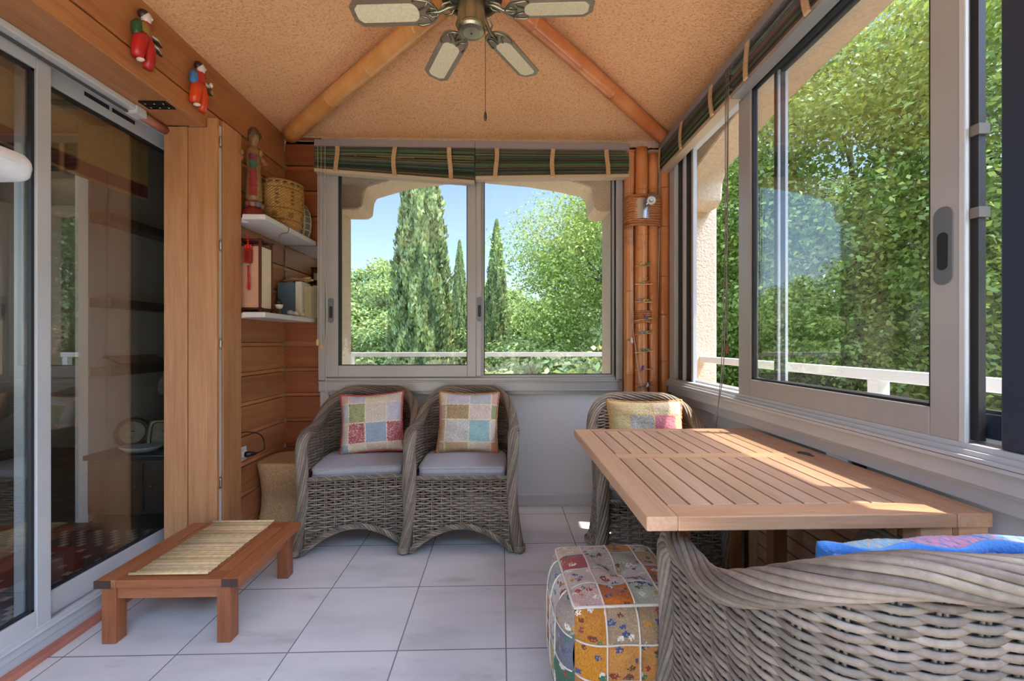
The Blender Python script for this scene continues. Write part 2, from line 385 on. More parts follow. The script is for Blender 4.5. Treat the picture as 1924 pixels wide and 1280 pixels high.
# ------------------------------------------------------------------ door_1: two sliding sashes on the left
d1 = thing('door_1', 'aluminium sliding glass door on the left', 'door', (-1.74, 1.2, 0), kind='structure')
def part(mb, name, mat, par, **k):
    o = mb.build(name, mat, par, **k); p = par
    off = Vector((0, 0, 0))
    while p is not None: off += p.location; p = p.parent
    o.location = -off; return o
b = MB(); b.box(-1.80, -1.70, -.6, 2.35, .03, .066); b.box(-1.80, -1.69, -.6, 2.119, .066, .072, (1.1, 1.1, 1.1)); b.box(-1.715, -1.70, -.6, 2.119, .066, .088)
b.box(-1.80, -1.70, -.6, 2.35, 2.205, 2.26); b.box(-1.80, -1.70, 2.31, 2.35, .03, 2.26)
part(b, 'door_frame', ALU_L, d1, bevel=.003)
def sash(par, y0, y1, x, st0, st1, zb, zt, rb, rtop, mat, gmat, vents=False):
    s = thing('sash', '', '', (0, 0, 0)); del s['label'], s['category']; s.parent = par; s.location = (0, 0, 0)
    b = MB(); t = .019
    b.box(x - t, x + t, y0, y0 + st0, zb, zt); b.box(x - t, x + t, y1 - st1, y1, zb, zt)
    b.box(x - t, x + t, y0 + st0, y1 - st1, zb, rb); b.box(x - t, x + t, y0 + st0, y1 - st1, rtop, zt)
    part(b, 'sash_frame', mat, s, bevel=.003)
    b = MB()
    for (a, c_, d, e) in ((y0 + st0, y0 + st0 + .01, rb, rtop), (y1 - st1 - .01, y1 - st1, rb, rtop), (y0 + st0, y1 - st1, rb, rb + .008), (y0 + st0, y1 - st1, rtop - .01, rtop)):
        b.box(x - .010, x + .010, a, c_, d, e)
    part(b, 'gasket', RUBBER, s)
    b = MB(); b.box(x - .003, x + .003, y0 + st0 + .002, y1 - st1 - .002, rb + .002, rtop - .002)
    part(b, 'pane', gmat, s)
    if vents:
        for (a, c_) in vents:
            b = MB(); b.box(x + .0185, x + .0205, a, c_, 2.172, 2.19); part(b, 'vent_slot', RUBBER, s)
    return s
sash(d1, -.55, 1.622, -1.722, .09, .05, .072, 2.203, .15, 2.14, ALU_L, GLASS_DOOR)
sash(d1, 1.57, 2.31, -1.765, .05, .06, .075, 2.215, .17, 2.135, ALU_L, GLASS_DOOR, ((1.79, 1.90), (1.915, 2.03)))
b = MB(); b.box(-1.735, -1.668, -.6, 2.12, 0, .03, (.95, .95, .95)); struct(b.build('trim_door_sill', ALU_L), 'pale threshold strip under the sliding door', 'trim')
b = MB(); b.box(-1.668, -1.630, -.6, 2.12, 0, .022); struct(b.build('baseboard_left', TERRA, bevel=.004), 'terracotta strip along the foot of the sliding door', 'trim')

# ------------------------------------------------------------------ window_1: far wall
w1 = thing('window_1', 'far sliding window with two aluminium sashes', 'window', (-.2, 2.88, .88), kind='structure')
def xsash(par, x0, x1, y, st0, st1, zb, zt, rb, rtop, mat, gmat, handle=None):
    s = bpy.data.objects.new('sash', None); COL.objects.link(s); s.parent = par
    b = MB(); t = .013
    b.box(x0, x0 + st0, y - t, y + t, zb, zt); b.box(x1 - st1, x1, y - t, y + t, zb, zt)
    b.box(x0 + st0, x1 - st1, y - t, y + t, zb, rb); b.box(x0 + st0, x1 - st1, y - t, y + t, rtop, zt)
    part(b, 'sash_frame', mat, s, bevel=.003)
    b = MB()
    g = .02 if handle else .006
    for (a, c_, d, e) in ((x0 + st0, x0 + st0 + g, rb, rtop), (x1 - st1 - .005, x1 - st1, rb, rtop), (x0 + st0, x1 - st1, rb, rb + .005), (x0 + st0, x1 - st1, rtop - .006, rtop)):
        b.box(a, c_, y - .007, y + .007, d, e)
    part(b, 'gasket', RUBBER, s)
    b = MB(); b.box(x0 + st0 + .002, x1 - st1 - .002, y - .003, y + .003, rb + .002, rtop - .002)
    part(b, 'pane', gmat, s)
    return s
def pull(par, cx, cy, cz, h, axis, sgn):
    """recessed oval pull: plate with rounded ends and a dark hollow"""
    def oval(hw, hh):
        pts = []
        for k in range(24):
            a = 2 * PI * k / 24; pts.append((hw * math.cos(a), (hh - hw) * (1 if math.sin(a) >= 0 else -1) + hw * math.sin(a)))
        return pts
    for nm, hw, hh, dz, t, mt in (('pull_plate', h * .12, h * .5, 0, .003, PULL), ('pull_recess', h * .065, h * .24, -h * .07, .0042, RUBBER)):
        b = MB(); P = oval(hw, hh)
        if axis == 'y': b.prism([(cx + u, cz + dz + v) for u, v in P], 'y', cy, cy + sgn * t)
        else: b.prism([(cy + u, cz + dz + v) for u, v in P], 'x', cx, cx + sgn * t)
        part(b, nm, mt, par, bevel=.0012 if nm == 'pull_plate' else 0)
b = MB()
b.box(-1.236, -1.192, 2.845, 2.93, .876, 2.50); b.box(.792, .838, 2.845, 2.93, .876, 2.50); b.box(-1.192, .792, 2.86, 2.93, .868, .892); b.box(-1.192, .792, 2.845, 2.93, 2.43, 2.50)
b.box(-1.192, .792, 2.873, 2.881, .892, .904); b.box(.792, .80, 2.86, 2.92, .892, 2.43, (1.1, 1.1, 1.1))
part(b, 'window_frame', ALU, w1, bevel=.003)
sa = xsash(w1, -1.186, -.172, 2.858, .083, .06, .90, 2.43, .978, 2.40, ALU, GLASS, True); pull(sa, -1.150, 2.845, 1.35, .17, 'y', -1)
sb = xsash(w1, -.195, .79, 2.896, .075, .018, .893, 2.43, .910, 2.40, ALU, GLASS); pull(sb, -.148, 2.843, 1.36, .17, 'y', -1)
b = MB(); b.box(-.172, -.135, 2.842, 2.896, .90, 2.43); part(b, 'sash_cover', ALU, sb, bevel=.006)
b = MB(); b.box(-1.236, .84, 2.85, 2.95, .806, .868); b.box(-1.236, .84, 2.843, 2.86, .862, .872); b.box(-1.236, .84, 2.845, 2.86, .800, .810)
part(b, 'window_sill', ALU, w1, bevel=.003)
# panel below
b = MB(); b.box(-1.236, .84, 2.90, 2.95, 0, .81)
struct(b.build('wall_far_panel', PANEL), 'smooth grey panel under the far window', 'wall')
b = MB(); b.box(-1.236, -1.176, 2.875, 2.91, .06, .803); b.box(.786, .84, 2.875, 2.91, .06, .803); b.box(-1.176, .786, 2.878, 2.91, .775, .803, (1.02, 1.02, 1.02))
b.box(-1.236, .84, 2.872, 2.91, .012, .07); b.box(-1.236, .84, 2.868, 2.91, 0, .016, (.9, .88, .86)); b.box(-1.236, .84, 2.868, 2.91, .066, .078)
struct(b.build('baseboard_far', ALU_L, bevel=.002), 'aluminium skirting and stiles around the far panel', 'trim')
b = MB(); b.box(-1.49, 1.3, 2.90, 2.97, 2.49, 2.62); b.box(.84, 1.3, 2.90, 2.96, 0, 2.5)
struct(b.build('wall_far_header', STUCCO_OUT), 'rendered wall over the far window', 'wall')

# ------------------------------------------------------------------ window_2: right wall
w2 = thing('window_2', 'long sliding window along the right wall', 'window', (1.17, 1.5, .89), kind='structure')
b = MB()
b.box(1.135, 1.26, 2.70, 2.785, .89, 2.45); b.box(1.15, 1.19, 2.59, 2.615, .89, 2.45, (1.1, 1.1, 1.1)); b.box(1.16, 1.185, 2.49, 2.515, .89, 2.45)
b.box(1.165, 1.26, -.6, 2.70, .865, .893); b.box(1.178, 1.185, -.6, 2.70, .893, .905, (1.2, 1.2, 1.2)); b.box(1.215, 1.222, -.6, 2.70, .893, .905, (1.2, 1.2, 1.2))
b.box(1.135, 1.26, -.6, 2.78, 2.37, 2.45); b.box(1.135, 1.26, .02, .09, .89, 2.40)
part(b, 'window_frame', ALU_L, w2, bevel=.003)
b = MB(); b.box(1.165, 1.186, 2.515, 2.59, .893, 2.4); b.box(1.16, 1.19, 2.615, 2.70, .893, 2.4); part(b, 'track_channel', RUBBER, w2)
HINGEM = plain('dull_clip', C(120, 112, 104), .5)
sA = sash(w2, .993, 1.957, 1.150, .078, .092, .893, 2.37, .968, 2.29, ALU, GLASS_R); pull(sA, 1.131, 1.036, 1.385, .2, 'x', -1)
b = MB(); b.box(1.129, 1.140, .985, 1.000, .893, 2.37, (1.1, 1.1, 1.1)); part(b, 'edge_strip', ALU_L, sA, bevel=.002)
b = MB(); b.box(1.150, 1.168, .974, .992, .90, 2.36, (1.6, 1.3, 1.1)); part(b, 'brush_seal', RUBBER, sA)
for z in (1.44, 1.64): 
    b = MB(); b.box(1.144, 1.172, .968, .996, z, z + .025); part(b, 'seal_clip', HINGEM, sA)
b = MB(); b.box(1.178, 1.182, 1.755, 1.765, .9, 2.36, (1.15, 1.15, 1.15)); b.box(1.178, 1.182, 1.77, 1.776, .9, 2.36, (1.15, 1.15, 1.15)); b = MB(); b.box(1.180, 1.222, 1.744, 1.7525, .9, 2.36, (1.15, 1.15, 1.15)); part(b, 'edge_strip', ALU_L, w2)
sB = sash(w2, .70, 1.775, 1.20, .095, .022, .895, 2.37, .965, 2.30, ALU_SHADE, GLASS)
sash(w2, -.55, .918, 1.155, .07, .085, .895, 2.37, .965, 2.30, ALU_SHADE, GLASS)
# sill with stepped mouldings
b = MB(); b.box(1.105, 1.27, -.6, 2.79, .848, .868); b.box(1.118, 1.27, -.6, 2.785, .868, .880); b.box(1.13, 1.27, -.6, 2.785, .880, .8935); b.box(1.125, 1.27, -.6, 2.78, .80, .8485); b.box(1.145, 1.27, -.6, 2.78, .785, .80)
b.box(1.1042, 1.106, -.6, 2.79, .8575, .8595, (.2, .2, .25))
part(b, 'window_sill', ALU_L, w2, bevel=.004)
b = MB(); b.box(1.19, 1.27, -.6, 2.90, 0, .80)
struct(b.build('wall_right', PANEL), 'smooth grey panel wall under the right window', 'wall')
b = MB()
for (y0, y1) in ((2.70, 2.77), (1.36, 1.45), (.1, .17)): b.box(1.153, 1.2, y0, y1, .0605, .7445)
b.box(1.155, 1.2, -.6, 2.77, .745, .784); b.box(1.155, 1.2, -.6, 2.77, 0, .06)
struct(b.build('trim_1', ALU_L, bevel=.002), 'aluminium rails and stiles of the right wall panels', 'trim')
b = MB(); b.box(1.17, 1.2, 1.325, 1.36, .06, .745); struct(b.build('trim_2', W_DARK), 'dark groove beside the right wall stile', 'trim')
b = MB(); b.box(1.15, 1.3, -.6, 2.97, 2.44, 2.66); b.box(1.17, 1.3, 2.785, 2.97, 0, 2.45)
struct(b.build('wall_right_header', STUCCO_OUT), 'rendered wall over the right window', 'wall')

# ------------------------------------------------------------------ the neighbouring room behind the glass door
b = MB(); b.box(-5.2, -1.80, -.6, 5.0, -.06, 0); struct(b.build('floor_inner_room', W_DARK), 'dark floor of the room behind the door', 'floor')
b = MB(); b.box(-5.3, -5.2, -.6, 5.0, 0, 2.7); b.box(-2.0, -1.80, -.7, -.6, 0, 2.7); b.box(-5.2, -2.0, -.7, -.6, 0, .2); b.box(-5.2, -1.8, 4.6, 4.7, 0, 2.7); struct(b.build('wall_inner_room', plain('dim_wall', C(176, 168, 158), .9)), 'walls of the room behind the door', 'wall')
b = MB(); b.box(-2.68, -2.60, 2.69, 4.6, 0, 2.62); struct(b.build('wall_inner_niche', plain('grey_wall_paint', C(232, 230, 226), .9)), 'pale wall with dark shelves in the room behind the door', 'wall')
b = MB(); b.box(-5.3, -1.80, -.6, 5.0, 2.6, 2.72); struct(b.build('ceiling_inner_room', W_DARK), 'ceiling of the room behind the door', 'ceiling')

# ------------------------------------------------------------------ outside: terrace, arches, railing
TER = plain('pale_terrace_tile', C(226, 214, 198), .7, 0, .06, 6)
b = MB(); b.box(1.27, 2.25, -6, 5.6, -.3, -.02); b.box(-4.2, 1.27, 2.97, 5.6, -.3, -.02); b.box(-5.2, 1.27, -6, -.6, -.3, -.02)  # the stretch behind the camera is added, unseen, to bounce sunlight indoors
struct(b.build('terrace', TER), 'pale tiled terrace around the veranda, with an added unseen stretch behind', 'terrace')
b = MB(); b.prism([(-2.4, 3.3), (-2.4, 2.44), (-1.42, 2.44), (-1.37, 2.47), (-1.355, 2.6), (-1.33, 2.66), (-1.2, 2.70), (-1.0, 2.76), (-.6, 2.82), (-.2, 2.84), (.3, 2.80), (.62, 2.75), (.85, 2.70), (.905, 2.66), (.92, 2.55), (.93, 2.48), (.97, 2.44), (1.975, 2.44), (1.975, 3.3)], 'y', 4.15, 4.5)
b.box(-2.4, -1.6, 4.15, 4.5, -.1, 2.45); b.box(1.09, 1.975, 4.02, 4.5, -.1, 2.45)
struct(b.build('wall_arch_far', STUCCO_OUT, bevel=.02), 'cream roughcast arch beyond the far window', 'arch')
b = MB(); b.prism([(4.5, 3.3), (4.5, 2.36), (3.74, 2.36), (3.68, 2.40), (3.66, 2.55), (3.6, 2.645), (3.4, 2.69), (3.0, 2.775), (2.6, 2.82), (2.0, 2.85), (1.2, 2.85), (.5, 2.80), (0, 2.72), (-.6, 2.5), (-.6, 3.3)], 'x', 1.70, 1.98)
b.box(1.5, 2.04, 3.88, 4.5, -.1, 2.45)
struct(b.build('wall_arch_right', STUCCO_OUT, bevel=.02), 'cream roughcast arch beyond the right window', 'arch')
b = MB(); b.box(-2.4, 2.0, 2.96, 4.52, 3.28, 3.4); b.box(1.25, 2.0, -.6, 2.96, 3.28, 3.4); b.box(-5.3, 1.25, -.6, 5, 3.28, 3.4)
struct(b.build('roof', TERRA), 'roof over the terrace', 'roof')

def railing(name, label, pts, posts, foot):
    r = thing(name, label, 'railing', (pts[0][0], pts[0][1], -.02))
    x0, y0, x1, y1 = *pts[0], *pts[1]
    d = .03; b = MB()
    b.box(min(x0, x1) - (d if x0 == x1 else 0), max(x0, x1) + (d if x0 == x1 else 0), min(y0, y1) - (d if y0 == y1 else 0), max(y0, y1) + (d if y0 == y1 else 0), .945, 1.0)
    part(b, 'top_rail', RAIL, r, bevel=.004)
    for (x, y) in posts:
        b = MB(); b.box(x - .03, x + .03, y - .03, y + .03, -.02, .945); part(b, 'post', RAIL, r)
    b = MB()
    if x0 == x1: b.box(x0 - .012, x0 + .012, min(y0, y1), max(y0, y1), .30, .36)
    else: b.box(min(x0, x1), max(x0, x1), y0 - .012, y0 + .012, .30, .36)
    part(b, 'lower_rail', RAIL, r)
railing('railing', 'white metal railing beyond the far window', ((-3.2, 5.35), (2.0, 5.35)), [(-3.1, 5.35), (-1.9, 5.35), (1.9, 5.35)], 0)
railing('railing', 'white metal railing beyond the right window', ((1.9, -1.5), (1.9, 4.0)), [(1.9, 2.05), (1.9, -.2)], 0)
b = MB(); b.box(1.84, 1.96, -1.5, 1.42, -.02, .80); struct(b.build('parapet', RAIL), 'white low parapet beyond the right window', 'parapet')

# ------------------------------------------------------------------ garden
GR = plain('dry_grass_slope', C(98, 110, 58), .95, 0, .35, .8)
nx = 60; X = np.linspace(-80, 80, nx); Y = np.linspace(-30, 110, nx)
V = []; F = []
for i in range(nx):
    for j in range(nx):
        d = math.hypot(X[i], Y[j]); V.append((X[i], Y[j], -4.2 - .02 * max(0, Y[j]) + 9.5 * max(0, (d - 34) / 76) ** 1.2 + 2.4 * min(1, max(0, (-Y[j] - 6) / 4)) + .25 * math.sin(X[i] * .3) * math.cos(Y[j] * .23)))
for i in range(nx - 1):
    for j in range(nx - 1): F.append((i * nx + j, (i + 1) * nx + j, (i + 1) * nx + j + 1, i * nx + j + 1))
b = MB(); b.add(V, F); struct(b.build('ground', GR, smooth=True), 'sloping garden ground below the terrace', 'ground')

LEAF_OAK = leafmat('oak_leaves', C(138, 156, 86)); LEAF_NEAR = leafmat('fresh_oak_leaves', C(150, 168, 80)); LEAF_PALE = leafmat('pale_leaves', C(182, 192, 122)); LEAF_CYP = leafmat('cypress_sprays', C(138, 150, 92)); LEAF_FAR = leafmat('distant_leaves', C(126, 146, 88))
def leaves(P, N, L, W, name, mat, par, rng):
    """rhombic leaves at P with normals N, length L, width W"""
    n = len(P); N = N / (np.linalg.norm(N, axis=1)[:, None] + 1e-9)
    A = np.cross(N, rng.normal(size=(n, 3))); A /= np.linalg.norm(A, axis=1)[:, None] + 1e-9; B = np.cross(N, A)
    L = L * (.7 + .6 * rng.random((n, 1))); W = W * (.7 + .6 * rng.random((n, 1)))
    V = np.stack([P - A * L / 2, P + B * W / 2 + N * W * .18, P + A * L / 2, P - B * W / 2 + N * W * .18], 1).reshape(-1, 3)
    return _leafmesh(V, n, name, mat, par, rng)
def _leafmesh(V, n, name, mat, par, rng):
    me = bpy.data.meshes.new(name); me.vertices.add(4 * n); me.vertices.foreach_set('co', V.astype(np.float32).ravel())
    me.loops.add(4 * n); me.loops.foreach_set('vertex_index', np.arange(4 * n, dtype=np.int32))
    me.polygons.add(n); me.polygons.foreach_set('loop_start', np.arange(0, 4 * n, 4, dtype=np.int32))
    me.update(calc_edges=True)
    a = me.attributes.new('tint', 'FLOAT_COLOR', 'FACE'); t = np.ones((n, 4), np.float32)
    v = .62 + .66 * rng.random((n, 1)); t[:, :3] = v * np.array([1, 1, 1]) + rng.normal(size=(n, 1)) * np.array([[.07, .0, -.03]])
    a.data.foreach_set('color', np.clip(t, .05, 1.6).ravel()); me.materials.append(mat)
    o = bpy.data.objects.new(name, me); COL.objects.link(o); o.parent = par; return o
def oak(seed, R, H, nclump, nleaf, size, mat, label, branches=True):
    """tree with base at the origin: tapering trunk, branches, crown of leaf clumps"""
    rng = np.random.default_rng(seed); t = thing('oak_tree', label, 'tree')
    # clump centres on and in an ellipsoid
    u = rng.normal(size=(nclump, 3)); u /= np.linalg.norm(u, axis=1)[:, None]
    rad = (.45 + .6 * rng.random(nclump) ** .6)
    cz = H * .60
    Cn = u * rad[:, None] * np.array([R, R, H * .40]) + np.array([0, 0, cz])
    b = MB(); top = np.array([.1 * R, .05 * R, H * .72]); s = np.linspace(0, 1, 9)[:, None]
    P = s * top + np.sin(s * 5) * np.array([[.05 * R, .03 * R, 0]]); b.tube(P, list(np.linspace(.055 * R + .05, .02, 9)), 8)
    for k in range(0, nclump, max(1, nclump // 34)):
        c = Cn[k]; st = P[3 + k % 5]; mid = (st + c) / 2 + rng.normal(size=3) * .07 * R + np.array([0, 0, .04 * H])
        q = np.linspace(0, 1, 7)[:, None]; bz = (1 - q) ** 2 * st + 2 * q * (1 - q) * mid + q ** 2 * c
        b.tube(bz, list(np.linspace(.016 * R + .01, .006, 7)), 6)
    b.build('trunk', BARK, t, smooth=True)
    k = rng.integers(0, nclump, nleaf); g = rng.normal(size=(nleaf, 3)); g /= np.linalg.norm(g, axis=1)[:, None]
    cr = R * (.13 + .16 * rng.random(nclump))[k]
    P = Cn[k] + g * (cr * rng.random(nleaf) ** .45)[:, None] * np.array([1.15, 1.15, .75])
    leaves(P, g * .8 + rng.normal(size=(nleaf, 3)) * .7 + np.array([0, 0, .7]), size, size * .62, 'crown', mat, t, rng)
    return t
def cypress(seed, H, R, n, label):
    rng = np.random.default_rng(seed); t = thing('cypress_tree', label, 'tree')
    b = MB(); b.tube([(0, 0, 0), (0, 0, H * .5), (0, 0, H * .95)], [.16, .1, .02], 8); b.build('trunk', BARK, t, smooth=True)
    z = rng.random(n) ** .9; rr = R * np.minimum(1, (z * 14) ** .5) * np.clip(1 - z ** 2.4, 0, 1) ** .8
    lob = 1 + .16 * np.sin(7 * (a := rng.random(n) * 2 * PI) + z * 26) + .12 * np.sin(13 * a - z * 41)
    rr = rr * lob * (.60 + .45 * rng.random(n))
    P = np.stack([rr * np.cos(a), rr * np.sin(a), .25 + z * H], 1)
    out = np.stack([np.cos(a), np.sin(a), np.zeros(n)], 1)
    A = np.array([0, 0, 1.0]) + out * .35 + rng.normal(size=(n, 3)) * .28; A /= np.linalg.norm(A, axis=1)[:, None]
    Nn = out + rng.normal(size=(n, 3)) * .5; B = np.cross(A, Nn); B /= np.linalg.norm(B, axis=1)[:, None]
    L = (.10 + .12 * rng.random((n, 1))) * H / 11; W = L * .24
    V = np.stack([P - A * L / 2, P + B * W, P + A * L / 2, P - B * W], 1).reshape(-1, 3)
    _leafmesh(V, n, 'crown', LEAF_CYP, t, rng); return t
def put(t, x, y, z, s, rz, label=None, group=None):
    t.location = (x, y, z); t.rotation_euler = (0, 0, rz); t.scale = (s, s, s)
    if label: t['label'] = label
    if group: t['group'] = group
    return t
c1 = cypress(1, 13.2, 1.02, 80000, 'broad tall cypress filling the middle of the left far pane'); put(c1, -2.7, 14.2, -4.4, 1, 0)
c2 = cypress(2, 10.2, .52, 36000, 'slim short cypress just left of the far window mullion'); put(c2, -1.95, 19.6, -4.6, 1, 0)
c2b = copy_tree(c2); put(c2b, -1.55, 21.0, -4.6, .93, 1.1, 'slim cypress half hidden behind the far window mullion')
c3 = cypress(3, 10.6, .62, 40000, 'pointed cypress just right of the far window mullion'); put(c3, -.2, 17.6, -4.6, 1, .4)
near = oak(11, 4.2, 10.6, 230, 130000, .085, LEAF_NEAR, 'large oak filling the right window with its branches'); put(near, 9.0, 4.8, -3.5, 1, .3)
n2 = copy_tree(near); put(n2, 9.6, -1.8, -4.0, 1.02, 2.2, 'leafy oak behind the nearest pane of the right window')
n3 = copy_tree(near); put(n3, 4.8, 12.4, -4.1, 1.02, 4.0, 'big sunlit oak at the right of the far window')
n4 = copy_tree(near); put(n4, 8.2, 9.6, -3.6, 1.15, 5.2, 'oak behind the stone pier outside the right window')
n5 = copy_tree(near); put(n5, 15.0, 2.0, -3.6, 1.25, 1.0, 'oak standing behind the largest oak of the right window')
mid = oak(21, 3.0, 7.4, 120, 26000, .16, LEAF_OAK, 'round crowned oak in the woods left of the broad cypress')
pale = oak(31, 1.6, 3.9, 70, 16000, .10, LEAF_PALE, 'pale green bushy tree low in the right far pane', False); put(pale, 1.7, 9.6, -4.5, 1.55, 0)
spots = [(-7.4, 20, 1.0), (-4.9, 24, 1.12), (-9.5, 16, .92), (-1.2, 27, 1.15), (1.4, 25, 1.08), (-12.5, 21, 1.05), (-3.6, 19.5, .82), (.6, 20.5, .86), (-16, 17, 1.1), (-8, 28, 1.25), (4.8, 22, 1.2), (-13, 12, .9), (-18, 25, 1.2), (8.5, 17, 1.1), (12, 12, 1.15), (15, 6, 1.2), (14, -2, 1.2), (-6.2, 14.5, .78), (2.2, 15.5, .85), (5.5, -12.5, 1.3), (-1.0, -12.0, 1.3), (-7.5, -12, 1.3), (-4.3, -14.5, 1.4), (2.4, -14.5, 1.4), (9, -16, 1.4), (-12, -15, 1.4), (-20, 11, 1.1), (19, 14, 1.3), (-5.6, 17.2, .62), (-3.4, 16.6, .6), (-1.0, 15.6, .6), (.7, 16.8, .62), (2.8, 18.4, .7), (-8.2, 13.2, .62), (-1.9, 22.5, .8)]  # those behind the camera are added, unseen, to screen bright sky from the panes
names = ['in the woods left of the broad cypress', 'behind the broad cypress', 'at the left edge of the far window']
for i, (x, y, s) in enumerate(spots):
    t = mid if i == 0 else copy_tree(mid)
    put(t, x, y, (-4.6 if y > -10 else -2.2) + .25 * math.sin(i * 2.3) - .02 * max(0, y) + max(0, (math.hypot(x, y) - 22) * .12), s * 1.13, i * 1.7, 'round crowned green oak in the wooded slope beyond the terrace', 'oaks of the wooded slope')
hill = thing('distant_woods', 'hazy wooded hillside behind the oaks', 'woods', (0, 0, 0), kind='stuff')
rng = np.random.default_rng(77); n = 60000
a = rng.random(n) * 2.6 - .3; d = 38 + 34 * rng.random(n)
ca = np.floor(a * 26) / 26 + .02; P = np.stack([d * np.sin(PI / 2 - a - .2) , d * np.cos(PI / 2 - a - .2), np.zeros(n)], 1)
hz = 9.5 * np.maximum(0, (d - 34) / 76) ** 1.2 - 4.2 - .02 * np.maximum(0, P[:, 1])
P[:, 2] = hz + 4.6 * (rng.random(n) ** .7) * (.7 + .3 * np.sin(a * 40 + np.floor(d / 5) * 2.1))
leaves(P, rng.normal(size=(n, 3)) + np.array([0, 0, .8]), .62, .5, 'foliage', LEAF_FAR, hill, rng)

# ------------------------------------------------------------------ wicker armchairs
def smooth(t): t = np.clip(t, 0, 1); return t * t * (3 - 2 * t)
def catmull(P, n):
    P = np.asarray(P, float); P = np.vstack([2 * P[0] - P[1], P, 2 * P[-1] - P[-2]]); out = []
    for i in range(1, len(P) - 2):
        for t in np.linspace(0, 1, 40, endpoint=False):
            a, b_, c, d = P[i - 1:i + 3]
            out.append(.5 * (2 * b_ + (c - a) * t + (2 * a - 5 * b_ + 4 * c - d) * t * t + (3 * b_ - a - 3 * c + d) * t ** 3))
    out.append(P[-2]); out = np.array(out)
    s = np.concatenate([[0], np.cumsum(np.linalg.norm(np.diff(out, axis=0), axis=1))])
    q = np.linspace(0, s[-1], n); return np.stack([np.interp(q, s, out[:, k]) for k in range(out.shape[1])], 1), q
HALF = [(.282, -.262), (.288, -.17), (.290, -.05), (.286, .06), (.268, .15), (.222, .216), (.14, .254), (.0, .267)]
PLAN, QS = catmull(HALF + [(-x, y) for x, y in HALF[-2::-1]], 400); LTOT = QS[-1]
def plan(s):
    p = np.stack([np.interp(s, QS, PLAN[:, 0]), np.interp(s, QS, PLAN[:, 1])], -1); e = .004
    d = np.stack([np.interp(s + e, QS, PLAN[:, 0]) - np.interp(s - e, QS, PLAN[:, 0]), np.interp(s + e, QS, PLAN[:, 1]) - np.interp(s - e, QS, PLAN[:, 1])], -1)
    d /= np.linalg.norm(d, axis=-1)[..., None] + 1e-9; return p, np.stack([d[..., 1], -d[..., 0]], -1)   # outward normal
def rimz(s): t = 1 - np.abs(2 * np.asarray(s) / LTOT - 1); return .620 + .185 * smooth((t - .30) / .52)
LEGT = .60
def archz(s):
    t = 1 - np.abs(2 * np.asarray(s) / LTOT - 1)
    side = np.sin(PI * np.clip((t - .03) / (LEGT - .03), 0, 1)); back = np.sin(PI / 2 * np.clip((t - LEGT) / (1 - LEGT), 0, 1))
    return .03 + .11 * np.where(t < LEGT, side, back)
def shell(s, z):
    """point and outward normal of the woven shell at arc position s, height z"""
    p, n = plan(s); z = np.asarray(z); fl = .030 * np.clip(1 - z / .35, 0, 1) ** 1.6 - .012 * np.sin(PI * np.clip(z / .62, 0, 1))
    lean = .042 * np.clip((z - .35) / .45, 0, 1) * np.clip(p[..., 1] / .27, 0, 1)
    P = np.stack([p[..., 0] + n[..., 0] * fl, p[..., 1] + n[..., 1] * fl + lean, np.broadcast_to(z, p[..., 0].shape)], -1)
    return P, np.stack([n[..., 0], n[..., 1], np.zeros_like(n[..., 0])], -1)
def wt(): v = .58 + .62 * random.random(); return (v, v * (.97 + .05 * random.random()), v * (.93 + .09 * random.random()))
def strand(b, P, N, ru, rn, sides=6, c=None):
    b.tube(P, ru, sides, ref=N, flat=rn / ru, c=c or wt())
def twist(b, P, N, a, bb, k, r, pitch, core=True, c=None):
    """bundle of k cane strands laid helically around the path P (N: side direction)"""
    P = np.asarray(P, float); T = np.gradient(P, axis=0); T /= np.linalg.norm(T, axis=1)[:, None] + 1e-9
    N = np.asarray(N, float); N = N - T * (N * T).sum(1)[:, None]; N /= np.linalg.norm(N, axis=1)[:, None] + 1e-9; B = np.cross(T, N)
    s = np.concatenate([[0], np.cumsum(np.linalg.norm(np.diff(P, axis=0), axis=1))])
    if core: b.tube(P, bb * .86, 8, ref=N, flat=a / bb, c=(.38, .35, .32))
    for i in range(k):
        ph = 2 * PI * (s / pitch + i / k)
        b.tube(P + N * (a * np.cos(ph))[:, None] + B * (bb * np.sin(ph))[:, None], r, 6, c=wt())
